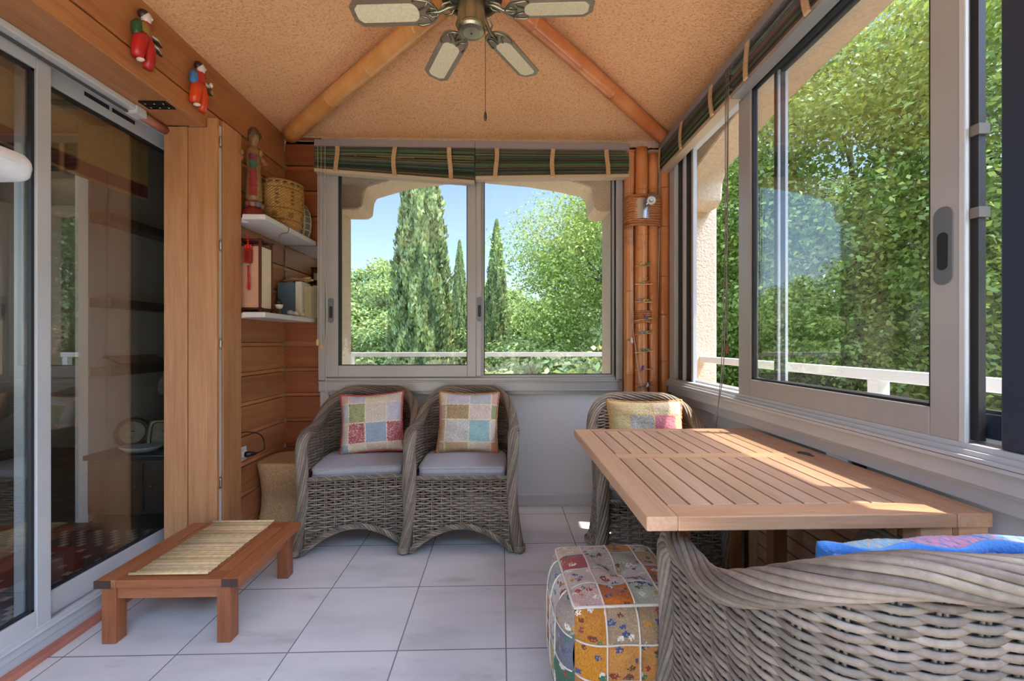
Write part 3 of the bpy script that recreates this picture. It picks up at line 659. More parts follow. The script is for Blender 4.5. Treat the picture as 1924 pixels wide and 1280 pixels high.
def make_chair():
    t = thing('wicker_armchair', 'chair', 'armchair')
    # shell: horizontal canes woven over upright stakes
    b = MB(); ns = 26; d = LTOT / ns; ds = np.arange(0, LTOT + .001, .0115)
    k = 0; z = .036
    while z < .80:
        ok = (archz(ds) + .004 < z) & (rimz(ds) - .018 > z)
        i = 0
        while i < len(ds):
            if ok[i]:
                j = i
                while j + 1 < len(ds) and ok[j + 1]: j += 1
                if j - i > 2:
                    s = ds[i:j + 1]; P, N = shell(s, np.full(len(s), z)); off = .0064 * np.cos(PI * s / d + PI * k)
                    P = P + N * off[:, None]; P[:, 2] += .0012 * np.sin(s * 31 + k * 2.3)
                    strand(b, P, N, .0066, .0037)
                i = j + 1
            else: i += 1
        z += .0088; k += 1
    for q in range(ns + 1):
        for e in (-.0045, .0045):
            s = min(max(q * d + e, .002), LTOT - .002); zz = np.linspace(float(archz(s)), float(rimz(s)) - .01, 18)
            P, N = shell(np.full(18, s), zz); b.tube(P, .0036, 5, c=wt())
    b.build('woven_shell', WICKER, t, smooth=True)
    # front panel under the seat
    b = MB(); xs = np.arange(-.258, .2581, .0105); k = 0; z = .05; d2 = .0517
    fa = lambda x: .028 + .125 * np.cos(np.clip(np.abs(x) / .262, 0, 1) * PI / 2) ** .8
    while z < .405:
        ok = fa(xs) + .006 < z; i = 0
        while i < len(xs):
            if ok[i]:
                j = i
                while j + 1 < len(xs) and ok[j + 1]: j += 1
                if j > i + 1:
                    x = xs[i:j + 1]; P = np.stack([x, -.262 + .0072 * np.cos(PI * x / d2 + PI * k) - .02 * np.clip(1 - z / .3, 0, 1), np.full(len(x), z) + .001 * np.sin(x * 40 + k)], 1)
                    strand(b, P, np.tile([0, -1, 0], (len(x), 1)), .0050, .0036)
                i = j + 1
            else: i += 1
        z += .0130; k += 1
    for q in range(-5, 6):
        for e in (-.0045, .0045):
            x = q * d2 + e
            if abs(x) < .258:
                zz = np.linspace(float(fa(x)), .405, 14); b.tube(np.stack([np.full(14, x), -.262 - .02 * np.clip(1 - zz / .3, 0, 1), zz], 1), .0036, 5, c=wt())
    x = np.linspace(-.262, .262, 60); P = np.stack([x, np.full(60, -.268), np.full(60, .408)], 1); twist(b, P, np.tile([0, -1, 0], (60, 1)), .008, .008, 4, .0045, .07, False)
    b.build('front_panel', WICKER, t, smooth=True)
    # plaited rim: foot, front post, arm, back, arm, post, foot in one run
    b = MB(); s0 = .055; n = 230
    zz = np.linspace(.035, .555, 60); Pp, Np = shell(np.full(60, .004), zz); Pp[:, 1] -= .004
    th = np.linspace(0, PI / 2, 16)[1:]
    y0 = Pp[-1][1]; R = .075
    C1 = np.stack([np.full(15, Pp[-1][0]), y0 + R * (1 - np.cos(th)), Pp[-1][2] + R * np.sin(th) * .95], 1)
    ss = np.linspace(.085, LTOT - .085, n); Pa, Na = shell(ss, rimz(ss)); Pa[:, 2] += .005
    left = np.vstack([Pp, C1]); NL = np.tile([1.0, 0, 0], (len(left), 1))
    right = left[::-1] * np.array([-1, 1, 1]); NR = np.tile([-1.0, 0, 0], (len(left), 1))
    P = np.vstack([left, Pa, right]); N = np.vstack([NL, Na, NR])
    s = np.concatenate([[0], np.cumsum(np.linalg.norm(np.diff(P, axis=0), axis=1))]); q = np.linspace(0, s[-1], 330)
    P = np.stack([np.interp(q, s, P[:, i]) for i in range(3)], 1); N = np.stack([np.interp(q, s, N[:, i]) for i in range(3)], 1)
    for _ in range(5): P[1:-1] = (P[:-2] + 2 * P[1:-1] + P[2:]) / 4
    twist(b, P, N, .023, .026, 12, .0078, .66)
    b.build('plaited_rim', WICKER, t, smooth=True)
    # bottom trim along the arches
    b = MB(); ss = np.linspace(.005, LTOT - .005, 200); Pa, Na = shell(ss, archz(ss)); twist(b, Pa + Na * .003, Na, .0075, .009, 5, .0048, .10)
    x = np.linspace(-.275, .275, 70); P = np.stack([x, np.full(70, -.285), fa(x)], 1); twist(b, P, np.tile([0, -1, 0], (70, 1)), .0085, .011, 5, .0052, .11)
    b.build('arch_trim', WICKER, t, smooth=True)
    for sgn in (-1, 1):
        for s in (.004, LTOT * LEGT / 2):
            b = MB(); s_ = s if sgn > 0 else LTOT - s
            if s > .1:
                zz = np.linspace(.03, .42, 30); P, N = shell(np.full(30, s_), zz); twist(b, P - N * .012, N, .014, .016, 6, .006, .16)
            P, N = shell(np.array([s_]), np.array([.02])); x, y = P[0][0], P[0][1] - (.004 if s < .1 else 0)
            for z in (.018, .028, .038): b.tube([(x + .029 * math.cos(a), y + .029 * math.sin(a), z) for a in np.linspace(0, 2 * PI, 17)[:-1]], .0065, 6, closed=True, c=wt())
            b.lathe([(.013, 0), (.024, .006), (.027, .03), (.02, .045)], 12, (x, y, 0), c=(.7, .66, .6))
            b.build('leg', WICKER, t, smooth=True)
    b = MB(); inn = [(p[0] * .955, p[1] * .95) for p in PLAN[::8]]
    b.prism(inn, 'z', .375, .402); b.build('seat_deck', WICKER_IN, t)
    return t
def make_seat_cushion():
    """boxy cushion following the seat, its base at the origin"""
    b = MB(); n = 72; H_ = .052; rows = []
    pl, _ = catmull([(.0, -.235), (.15, -.237), (.222, -.233), (.236, -.215), (.24, -.1), (.236, .05), (.21, .13), (.16, .18), (.08, .197), (0, .2)], n // 2 + 1)
    ring = np.vstack([pl, (pl[1:-1] * [-1, 1])[::-1]]); n = len(ring)
    V = []
    for sc_, z in ((.9, .0), (.985, .004), (1.0, .012), (1.0, H_ - .010), (.985, H_ - .002), (.95, H_), (.6, H_ + .006), (.25, H_ + .009)):
        for p in ring: V.append((p[0] * sc_, p[1] * sc_ + .0015 * math.sin(p[0] * 60) * (z > .003), z))
    m = 8; F = [(i * n + k, i * n + (k + 1) % n, (i + 1) * n + (k + 1) % n, (i + 1) * n + k) for i in range(m - 1) for k in range(n)]
    F += [tuple(range(n - 1, -1, -1)), tuple((m - 1) * n + k for k in range(n))]
    b.add(V, F); o = b.build('seat_cushion', CUSH, smooth=True)
    p = MB()
    for z in (.009, H_ - .006): p.tube([(q[0] * 1.004, q[1] * 1.004, z) for q in ring], .0028, 6, closed=True)
    p.build('piping', CUSH, o, smooth=True); return o
chair = make_chair(); cushion = make_seat_cushion()
CH = [(-.815, 2.528, math.radians(7), 'grey wicker armchair nearest the woven stool, below the left far pane', 'grey seat cushion on the armchair next to the woven stool'),
      (-.213, 2.512, 0.0, 'grey wicker armchair standing alone side by side with the one next to the stool, below the right far pane', 'grey seat cushion on the armchair below the right far pane'),
      (.765, 2.13, math.radians(-6), 'grey wicker armchair pushed under the far end of the teak table', 'grey seat cushion on the armchair at the far end of the table'),
      (.735, .868, PI, 'grey wicker armchair seen from behind at the near end of the table', 'grey seat cushion on the armchair seen from behind')]
CH[1] = (*CH[1][:3], 'grey wicker armchair below the right far pane, next to the red and blue cushioned one', CH[1][4])
for i, (x, y, r, lab, lab2) in enumerate(CH):
    c = chair if i == 0 else copy_tree(chair); c.location = (x, y, 0); c.rotation_euler = (0, 0, r); c['label'] = lab; c['group'] = 'wicker armchairs of the veranda'
    q = cushion if i == 0 else copy_tree(cushion); q.location = (x, y, .4025); q.rotation_euler = (0, 0, r); tag(q, lab2, 'seat cushion', 'seat cushions of the armchairs')

# ------------------------------------------------------------------ patchwork cushions
def pillow(name, label, loc, rot, w, h, T, cols, rows, pal, edge, seedn, stitch=(.85, .72, .5), fringe=.012, mottled=.10):
    """soft square cushion; cols/rows: patch borders in 0..1, pal[row][col] colours (row 0 at the top)"""
    rng = np.random.default_rng(seedn); n = 96; u = np.linspace(-1, 1, n + 1); U, W_ = np.meshgrid(u, u, indexing='ij')
    pin = 1 - .075 * (1 - W_ ** 2) * np.abs(U) ** 3; pin2 = 1 - .075 * (1 - U ** 2) * np.abs(W_) ** 3
    X = U * pin * w / 2; Z = W_ * pin2 * h / 2; th = T / 2 * np.clip((1 - U ** 4) * (1 - W_ ** 4), 0, 1) ** .55
    wr = np.sin(U * 9 + W_ * 3 + seedn) * np.cos(W_ * 8 - U * 4) * .005 * (1 - np.maximum(np.abs(U), np.abs(W_)) ** 6) + rng.normal(size=U.shape) * .0008
    b = MB()
    def face(sgn, colf):
        V = np.stack([X, -sgn * th - sgn * wr, Z], -1).reshape(-1, 3); base = b.n; F = []
        b.v.append(V); b.n += len(V)
        for i in range(n):
            for j in range(n):
                a = base + i * (n + 1) + j
                b.f.append((a, a + n + 1, a + n + 2, a + 1) if sgn > 0 else (a, a + 1, a + n + 2, a + n + 1)); b.t.append(colf((i + .5) / n, 1 - (j + .5) / n))
    def cf(p, q):
        i = max(0, sum(p > c for c in cols)); j = max(0, sum(q > r for r in rows))
        near_ = min([abs(p - c) for c in cols] + [abs(q - r) for r in rows] + [1])
        if near_ < .011 and rng.random() < .8: return stitch
        e = pal[j][i]; k = 1 + rng.normal() * mottled
        base, dots = (e, None) if not isinstance(e[0], tuple) else e
        if dots and rng.random() < .22: base = dots
        return tuple(max(0, (.84 * c + .16 * d) * k) for c, d in zip(base, (.60, .53, .46)))
    face(1, cf); face(-1, lambda p, q: tuple(c * (1 + rng.normal() * .05) for c in edge))
    o = b.build(name, CLOTH, smooth=True); tag(o, label, 'cushion', 'scatter cushions on the armchairs')
    if fringe:
        f = MB(); idx = [(i, 0) for i in range(n + 1)] + [(n, j) for j in range(1, n + 1)] + [(i, n) for i in range(n - 1, -1, -1)] + [(0, j) for j in range(n - 1, 0, -1)]
        P = np.array([(X[i, j] * 1.008, rng.normal() * .0018, Z[i, j] * 1.008) for i, j in idx]); f.tube(P, [fringe * .5 * (.8 + .5 * rng.random()) for _ in idx], 6, closed=True, c=edge)
        f.build('ruffled_edge', CLOTH, o, smooth=True)
    o.location = loc; o.rotation_euler = rot; return o
cr = C(222, 206, 190); ye = C(232, 214, 184); pk = C(226, 182, 168); bl = C(150, 172, 194); re_ = C(172, 62, 76); gb = C(188, 194, 196); lv = C(206, 200, 214)
pillow('patchwork_cushion', 'cream patchwork cushion with crimson and blue squares and pink ruffled edge', (-.795, 2.595, .638), (-.25, math.radians(-3), math.radians(7)), .375, .36, .13,
       [.15, .42, .75], [.17, .50, .84], [[pk, lv, ye, cr], [gb, (C(170, 168, 110), C(96, 128, 96)), cr, lv], [cr, (re_, C(230, 190, 180)), bl, (re_, C(226, 170, 176))], [bl, ye, C(222, 196, 176), cr]], C(214, 92, 92), 3)
pillow('patchwork_cushion', 'beige patchwork cushion with a pale turquoise square and tan brown band', (-.205, 2.605, .638), (-.25, math.radians(1), 0), .375, .37, .13,
       [.13, .52, .88], [.22, .47, .83], [[ye, lv, gb, pk], [C(206, 160, 146), (C(182, 154, 104), C(150, 120, 76)), C(224, 204, 190), C(160, 170, 120)], [C(204, 174, 136), (C(204, 200, 196), C(222, 220, 214)), C(150, 196, 200), cr], [C(190, 160, 124), C(200, 172, 130), cr, C(226, 150, 110)]], C(206, 138, 92), 5)
pillow('patchwork_cushion', 'ochre patchwork cushion with a rose square behind the teak table', (.775, 2.205, .640), (-.25, 0, math.radians(-3)), .40, .37, .13,
       [.25, .57, .86], [.22, .56, .8], [[C(216, 184, 124), C(214, 196, 140), C(220, 204, 168), C(222, 206, 176)], [C(206, 186, 128), (C(176, 178, 168), C(146, 146, 140)), C(196, 104, 124), C(218, 196, 150)], [cr, ye, cr, ye], [ye, cr, ye, cr]], C(216, 156, 90), 9, (.72, .46, .2))
o = pillow('blue_cushion', 'bright blue cushion with flanged border leaning inside the armchair seen from behind', (.80, .750, .612), (-.30, math.radians(1.5), PI), .46, .36, .19,
       [.3, .6], [.3, .6], [[(C(90, 160, 210), C(206, 130, 150)), (C(190, 120, 160), C(90, 120, 190)), (C(110, 170, 200), C(226, 170, 120))], [C(230, 150, 110), C(90, 150, 200), C(110, 190, 170)], [C(80, 130, 200), C(220, 180, 120), C(90, 150, 210)]], C(84, 140, 206), 13, C(70, 120, 200), 0)
n = 40; f = MB(); rng = np.random.default_rng(4)
pts = []
for (ax, az, bx, bz) in ((-1, -1, 1, -1), (1, -1, 1, 1), (1, 1, -1, 1), (-1, 1, -1, -1)):
    for k in range(n):
        q = k / n; pts.append((ax + (bx - ax) * q, az + (bz - az) * q))
inner = []; outer = []
for (u, v) in pts:
    pi = (1 - .075 * (1 - v * v) * abs(u) ** 3) * .225; pj = (1 - .075 * (1 - u * u) * abs(v) ** 3) * .17
    wv = .008 * math.sin(u * 11 + v * 7)
    inner.append((u * pi, wv * .3, v * pj)); outer.append((u * (pi + .03), wv, v * (pj + .03)))
m = len(pts); V = [(x, y - .003, z) for x, y, z in inner] + [(x, y - .0025, z) for x, y, z in outer] + [(x, y + .0025, z) for x, y, z in outer] + [(x, y + .003, z) for x, y, z in inner]
f.add(V, [(a * m + i, a * m + (i + 1) % m, ((a + 1) % 4) * m + (i + 1) % m, ((a + 1) % 4) * m + i) for a in range(4) for i in range(m)], C(84, 140, 206))
f.build('flange', CLOTH, o, smooth=True)

# ------------------------------------------------------------------ teak table
tb = thing('teak_table', 'slatted teak folding table against the right wall', 'table', (.74, 1.42, 0))
TZ = .74; th = .034
b = MB(); b.box(.332, .405, .942, 1.892, TZ - th, TZ, (1, .92, .86)); part(b, 'side_rail', W_TABLE_Y, tb, bevel=.003)
b = MB(); b.box(.405, 1.062, .942, 1.012, TZ - th, TZ, (1, .94, .88)); part(b, 'near_rail', W_TABLE_X, tb, bevel=.003)
b = MB(); b.box(.405, 1.062, 1.852, 1.892, TZ - th, TZ, (1, .92, .86)); part(b, 'far_rail', W_TABLE_X, tb, bevel=.003)
b = MB(); b.box(.405, 1.062, 1.422, 1.478, TZ - th, TZ - .0005, (1.06, 1.06, .98)); part(b, 'middle_rail', W_TABLE_X, tb, bevel=.002)
ns = 11; pw = (1.035 - .405) / ns
for k in range(ns):
    for (a, c_) in ((1.0145, 1.4205), (1.4795, 1.8505)):
        b = MB(); b.box(.405 + k * pw + .0045, .405 + (k + 1) * pw - .001, a, c_, TZ - .024, TZ - .0008, rt(.16)); part(b, 'slat', W_TABLE_Y, tb, bevel=.0015)
b = MB(); b.box(1.036, 1.062, 1.012, 1.852, TZ - th, TZ - .0004, (.98, .93, .88)); part(b, 'inner_stile', W_TABLE_Y, tb, bevel=.002)
b = MB(); b.box(1.064, 1.148, .942, 1.892, TZ - th, TZ, (.97, .88, .8)); part(b, 'fixed_leaf', W_TABLE_Y, tb, bevel=.003)
b = MB(); b.prism([(1.085 + .018 * math.cos(a) * (1 + .3 * math.sin(3 * a)), 1.455 + .035 * math.sin(a)) for a in np.linspace(0, 2 * PI, 25)[:-1]], 'z', TZ - .002, TZ + .0006, (.5, .35, .2)); part(b, 'knot', W_DARK, tb)
for (x, y) in ((1.03, 1.0), (1.03, 1.83), (1.125, 1.83)):
    b = MB(); b.box(x - .025, x + .025, y - .03, y + .03, 0, TZ - th - .0008, (.95, .86, .78)); part(b, 'leg', W_TABLE_Z, tb, bevel=.003)
b = MB(); b.box(.985, 1.148, .952, .998, .60, .7045, (1.02, .95, .88)); b.box(1.06, 1.075, .95, .953, .60, .7045, (.5, .4, .3)); part(b, 'apron', W_TABLE_X, tb, bevel=.003)
b = MB(); b.box(1.015, 1.055, .9505, .9530, .635, .675, (.55, .42, .3)); part(b, 'apron_cutout', W_DARK, tb)
b = MB(); b.box(1.0, 1.15, 1.03, 1.81, .645, .7045, (.9, .8, .7)); part(b, 'stretcher', W_TABLE_Y, tb, bevel=.003)
b = MB(); b.box(1.01, 1.05, 1.03, 1.81, .1, .15, (.9, .8, .7)); part(b, 'stretcher', W_TABLE_Y, tb, bevel=.003)
# swung-out gate leg
b = MB(); b.box(.60, .66, 1.43, 1.47, 0, .705, (.85, .74, .64)); b.box(.66, 1.0, 1.435, 1.465, .64, .69, (.8, .7, .6)); b.box(.66, 1.0, 1.435, 1.465, .12, .17, (.8, .7, .6)); b.box(.95, 1.0, 1.43, 1.47, .1, .705, (.75, .62, .5)); part(b, 'gate_leg', W_TABLE_Z, tb, bevel=.003)
# second leaf hanging folded down on the wall side
dl = bpy.data.objects.new('drop_leaf', None); COL.objects.link(dl); dl.parent = tb
b = MB(); b.box(1.085, 1.105, 1.04, 1.10, .06, .64); b.box(1.085, 1.105, 1.74, 1.80, .06, .64); b.box(1.085, 1.105, 1.10, 1.74, .58, .64); b.box(1.085, 1.105, 1.10, 1.74, .06, .11); part(b, 'leaf_frame', W_TABLE_Y, dl, bevel=.002)
for k in range(8):
    b = MB(); b.box(1.088, 1.103, 1.1005, 1.7395, .112 + k * .0585, .112 + k * .0585 + .052, rt(.2)); part(b, 'leaf_slat', W_TABLE_Y, dl, bevel=.0015)

# ------------------------------------------------------------------ low table with bamboo runner
lt = thing('low_table', 'low red teak table in front of the sliding door', 'table', (-1.25, 1.84, 0))
zt = .248
for (x0, y0) in ((-1.503, 1.605), (-1.075, 1.602), (-1.075, 2.026), (-1.503, 2.026)):
    b = MB(); b.box(x0, x0 + .052, y0, y0 + .05, 0, zt - .0305, (1, .94, .9)); part(b, 'leg', W_LOW_Z, lt, bevel=.003)
b = MB(); b.box(-1.451, -1.075, 1.612, 1.635, .168, .2175); part(b, 'apron', W_LOW_X, lt, bevel=.002)
b = MB(); b.box(-1.451, -1.075, 2.045, 2.068, .168, .2175); part(b, 'apron', W_LOW_X, lt, bevel=.002)
for x in (-1.495, -1.055):
    b = MB(); b.box(x, x + .023, 1.655, 2.026, .165, .2175, (1.1, .88, .76)); part(b, 'apron', W_LOW_Y, lt, bevel=.002)
b = MB(); b.box(-1.516, -1.44, 1.592, 2.09, zt - .03, zt); part(b, 'top_board', W_LOW_Y, lt, bevel=.003)
b = MB(); b.box(-1.05, -.99, 1.592, 2.09, zt - .03, zt, (1, .93, .88)); part(b, 'top_board', W_LOW_Y, lt, bevel=.003)
b = MB(); b.box(-1.439, -1.051, 1.592, 1.655, zt - .03, zt - .0004, (.96, .9, .86)); part(b, 'top_board', W_LOW_X, lt, bevel=.002)
b = MB(); b.box(-1.439, -1.051, 2.03, 2.09, zt - .03, zt - .0004, (.96, .86, .8)); part(b, 'top_board', W_LOW_X, lt, bevel=.002)
b = MB(); b.box(-1.439, -1.112, 1.6555, 2.0295, zt - .028, zt - .001); part(b, 'panel', W_LOW_Y, lt, bevel=.002)
b = MB(); b.box(-1.108, -1.053, 1.6555, 2.0295, zt - .028, zt - .0006, (1.05, 1, .95)); part(b, 'panel', W_LOW_Y, lt, bevel=.002)
for x in (-1.517, -1.05):
    b = MB(); b.box(x, x + .06, 1.5895, 1.5925, zt - .0295, zt - .001); part(b, 'end_grain', W_DARK, lt)
b = MB(); rr = np.random.default_rng(3); y = 1.628
while y < 2.078:
    r = .0026 + .0018 * rr.random(); v = .6 + .5 * rr.random()
    b.tube([(-1.405 + .004 * rr.random(), y, zt + r), (-1.26, y + .001 * rr.normal(), zt + r + .0006), (-1.125 + .006 * rr.random(), y, zt + r)], r, 6, c=(v, v * (.86 + .14 * rr.random()), v * (.7 + .3 * rr.random()))); y += 2 * r + .0004
RUN = plain('split_bamboo_runner', C(224, 194, 146), .6, 0, .15, 50)
rn = tag(b.build('bamboo_runner', RUN, smooth=True), 'straw coloured split bamboo runner lying on the low red teak table', 'table runner')
for yy in (1.622, 2.082):
    b = MB(); b.tube([(-1.415, yy, zt + .0075), (-1.12, yy, zt + .0075)], .005, 8); b.build('end_rod', RUN, rn, smooth=True)

# ------------------------------------------------------------------ patchwork pouf
def pouf():
    rng = np.random.default_rng(8); n = 96; S = .178; Hh = .385; b = MB()
    pal = {'t': [[ye, C(226, 218, 214), C(206, 150, 80), C(226, 214, 196)], [C(186, 96, 100), C(206, 198, 186), C(186, 186, 166), C(216, 190, 150)], [cr, C(226, 206, 190), C(228, 222, 214), C(206, 116, 66)], [C(224, 190, 180), C(216, 122, 54), C(206, 206, 180), C(224, 206, 176)]],
           'f': [[C(206, 140, 60), C(186, 160, 130), C(180, 150, 116), C(150, 90, 50)], [C(224, 150, 46), C(222, 156, 82), C(222, 156, 82), C(196, 124, 50)], [C(206, 136, 70), C(214, 150, 84), C(214, 150, 84), C(216, 202, 184)], [C(70, 80, 120), C(140, 46, 40), C(120, 40, 36), C(110, 66, 36)]],
           's': [[C(176, 160, 150), C(216, 210, 204), C(176, 178, 176), C(200, 186, 170)], [C(120, 124, 140), C(206, 196, 186), C(212, 150, 120), C(190, 184, 178)], [C(70, 120, 90), C(206, 180, 120), C(150, 90, 70), C(206, 190, 170)], [C(196, 140, 120), C(90, 130, 90), C(190, 170, 140), C(150, 110, 80)]]}
    ac = [C(70, 84, 130), C(150, 60, 60), C(80, 116, 84), C(226, 214, 196), C(120, 66, 44), C(196, 134, 60)]
    def surf(kind, fn, sg=1):
        base = b.n; V = []
        for i in range(n + 1):
            for j in range(n + 1): V.append(fn(-1 + 2 * i / n, -1 + 2 * j / n))
        b.v.append(np.array(V)); b.n += len(V); P = pal[kind]
        bl_ = rng.random((4, 4, 7, 3))
        for i in range(n):
            for j in range(n):
                a = base + i * (n + 1) + j; b.f.append((a, a + n + 1, a + n + 2, a + 1))
                p, q = (i + .5) / n, 1 - (j + .5) / n
                ci = min(3, int(sum(p > c for c in (.26, .52, .76)))); cj = min(3, int(sum(q > c for c in (.24, .5, .76))))
                e = tuple(a * x for a, x in zip((.80, .74, .66), P[cj][ci])); k = 1 + rng.normal() * .1
                for m_ in range(7):                               # printed blossoms and sprigs
                    bx, by, br = bl_[ci][cj][m_]
                    u, v = (p * 4) % 1, (q * 4) % 1; rr_ = math.hypot(u - bx, (v - by) * (1 + br)); 
                    if rr_ < .07 + .10 * br and rng.random() < .75: e = ac[int(br * 37 + ci + cj) % 6]; break
                b.t.append(tuple(max(0, c * k) for c in e))
    rnd = lambda u: math.copysign(min(1, abs(u)) ** .93, u)
    def blg(u, v, k=.035): return k * (1 - u ** 4) * (1 - v ** 4)
    nz = lambda u, v: .006 * math.sin(7 * u + 3) * math.cos(8 * v + 1)
    xs_ = lambda u: S * u
    def shape(x, y, z):
        # round the vertical corners and edges a little
        m_ = max(abs(x), abs(y), abs(z)); L_ = (abs(x) ** 16 + abs(y) ** 16 + abs(z) ** 16) ** (1 / 16)
        f_ = m_ / L_ if L_ else 1
        return (x * f_ * S, y * f_ * S, Hh / 2 + z * f_ * Hh / 2)
    def top(u, v):
        x, y, z = shape(u, v, 1); d = math.hypot(u, v); return (x, y, z + blg(u, v, .012) - .028 * math.exp(-(d / .22) ** 2) + nz(u, v))
    surf('t', top)
    surf('f', lambda u, v: (lambda p: (p[0], p[1] - blg(u, v) + nz(u, v), p[2]))(shape(u, -1, v)))
    surf('s', lambda u, v: (lambda p: (p[0], p[1] + blg(u, v), p[2]))(shape(u, 1, v)))
    surf('s', lambda u, v: (lambda p: (p[0] - blg(u, v) + nz(v, u), p[1], p[2]))(shape(-1, u, v)))
    surf('f', lambda u, v: (lambda p: (p[0] + blg(u, v), p[1], p[2]))(shape(1, u, v)))
    surf('t', lambda u, v: shape(u, v, -1))
    o = b.build('patchwork_pouf', CLOTH, smooth=True)
    tag(o, 'square patchwork pouf of embroidered cloth scraps on the tiles beside the table', 'pouf')
    # corded seams over the top and down the front and sides
    f = MB(); cc = C(228, 214, 194)
    for c_ in (-.48, .04, .52):
        f.tube([np.array(top(c_, v)) + [0, 0, .002] for v in np.linspace(-.98, .98, 26)], .0028, 6, c=cc)
        f.tube([np.array(shape(c_, -1, v)) + [0, -blg(c_, v) - .002 + nz(c_, v), 0] for v in np.linspace(-.98, .98, 26)], .0028, 6, c=cc)
        f.tube([np.array(shape(-1, c_, v)) + [-blg(c_, v) - .002, 0, 0] for v in np.linspace(-.98, .98, 26)], .0028, 6, c=cc)
    for c_ in (-.52, 0, .52):
        f.tube([np.array(top(u, c_)) + [0, 0, .002] for u in np.linspace(-.98, .98, 26)], .0022, 6, c=tuple(x * .7 for x in cc))
        f.tube([np.array(shape(u, -1, c_)) + [0, -blg(u, c_) - .002 + nz(u, c_), 0] for u in np.linspace(-.98, .98, 26)], .0028, 6, c=cc)
        f.tube([np.array(shape(-1, u, c_)) + [-blg(u, c_) - .002, 0, 0] for u in np.linspace(-.98, .98, 26)], .0022, 6, c=cc)
    R_ = [(-1, -1), (1, -1), (1, 1), (-1, 1)]; E_ = []
    for i in range(4):
        a, c_ = R_[i], R_[(i + 1) % 4]
        for q in np.linspace(0, 1, 20, endpoint=False): E_.append(np.array(shape(a[0] + (c_[0] - a[0]) * q, a[1] + (c_[1] - a[1]) * q, 1)) * [1.01, 1.01, 1] + [0, 0, .001])
    f.tube(E_, .0045, 6, closed=True, c=cc); f.build('corded_seam', CLOTH, o, smooth=True)
    f = MB(); f.ball((0, 0, Hh - .024), (.008, .008, .005), 10, 6, C(206, 140, 110)); f.build('tuft_button', CLOTH, o, smooth=True)
    return o
pf = pouf(); pf.location = (.375, 1.365, 0); pf.rotation_euler = (0, 0, .03)

# ------------------------------------------------------------------ bamboo blinds
SLAT = plain('olive_bamboo_slat', (1, 1, 1), .6, 0, .2, 40); TAPE = plain('tan_ladder_tape', C(206, 168, 122), .9, 0, .1, 60); HEAD = plain('mauve_grey_headrail', C(146, 134, 130), .4); HEAD_R = plain('grey_headrail', C(134, 132, 134), .4)
BOTTOM = plain('tan_bottom_rail', C(188, 168, 140), .5)
def blind(label, L, ztop, zl, zr, straps, loc, rz, cords, head=HEAD, n=25, seed_=1, bot=BOTTOM):
    """raised slatted blind hung below its headrail; local x along the rail, the front is local -y"""
    rg = np.random.default_rng(seed_); t = thing('bamboo_blind', label, 'blind', loc, rz, 'raised bamboo blinds over the windows')
    b = MB(); b.box(0, L, -.028, .028, -.046, 0); b.box(0, L, -.030, -.027, -.046, -.040, (.8, .8, .8)); b.build('headrail', head, t, bevel=.002)
    b = MB(); top = -.056
    for i in range(n):
        q = i / (n - 1); a0 = top + (zl + .02 - top) * q; a1 = top + (zr + .02 - top) * q; f = .010 * math.sin(q * 3.0) + rg.normal() * .003
        g = rg.random(); c = (C(100, 98, 76), C(84, 80, 60), C(126, 114, 84), C(66, 60, 46), C(104, 106, 86))[int(g * 4.99)]; c = tuple(x * 1.5 * (.6 + .8 * rg.random()) for x in c)
        xs = np.linspace(.004, L - .004, 13); sag = .003 * rg.normal()
        P = [(x + (rg.normal() * .002 if k in (0, 12) else 0), -.004 - f, a0 + (a1 - a0) * x / L + sag * math.sin(PI * x / L) + rg.normal() * .0006) for k, x in enumerate(xs)]
        b.tube(P, .0034, 6, ref=(0, 1, 0), flat=5.5 + 2 * rg.random(), c=c)
    b.build('slat_stack', SLAT, t)
    b = MB(); V = []
    for x, z in ((.002, zl), (L - .002, zr)):
        for y in (-.034, .022):
            for dz in (-.004, .018): V.append((x, y, z + dz))
    b.add(V, [(0, 1, 3, 2), (4, 6, 7, 5), (0, 4, 5, 1), (2, 3, 7, 6), (0, 2, 6, 4), (1, 5, 7, 3)]); b.build('bottom_rail', bot, t, bevel=.002)
    for x in straps:                                    # pleated ladder tapes
        b = MB(); zb = zl + (zr - zl) * x / L; m = 23; P = []
        for k in range(m * 2 + 1):
            q = k / (m * 2); P.append((x + .006 * math.sin(q * 4 + x * 5), -.036 - (.011 if k % 2 else .003) - .006 * math.sin(q * 3), -.046 + (zb + .050) * q - .004))
        V = []; F = []
        for (px, py, pz) in P: V += [(px - .014, py, pz), (px + .014, py, pz)]
        for k in range(len(P) - 1): F.append((2 * k, 2 * k + 1, 2 * k + 3, 2 * k + 2))
        b.add(V, F); o = b.build('ladder_tape', TAPE, t); s = o.modifiers.new('thick', 'SOLIDIFY'); s.thickness = .0022
    for cset in cords:
        col = CORD if cset[0] == 'c' else BLACK
        b = MB(); b.tube(cset[1], .0021, 6); o = b.build('cord', CORD if cset[0] == 'c' else HEAD, t, smooth=True)
        if len(cset) > 2:
            x, y, z = cset[2]; b = MB(); b.lathe([(.003, .02), (.008, .012), (.011, -.012), (.009, -.022), (.003, -.024)], 12, (x, y, z)); b.build('cord_pull', cset[3], o, smooth=True)
    return t
W_PULL = plain('pale_wood_pull', C(206, 176, 120), .5); D_PULL = plain('brown_wood_pull', C(128, 84, 50), .5)
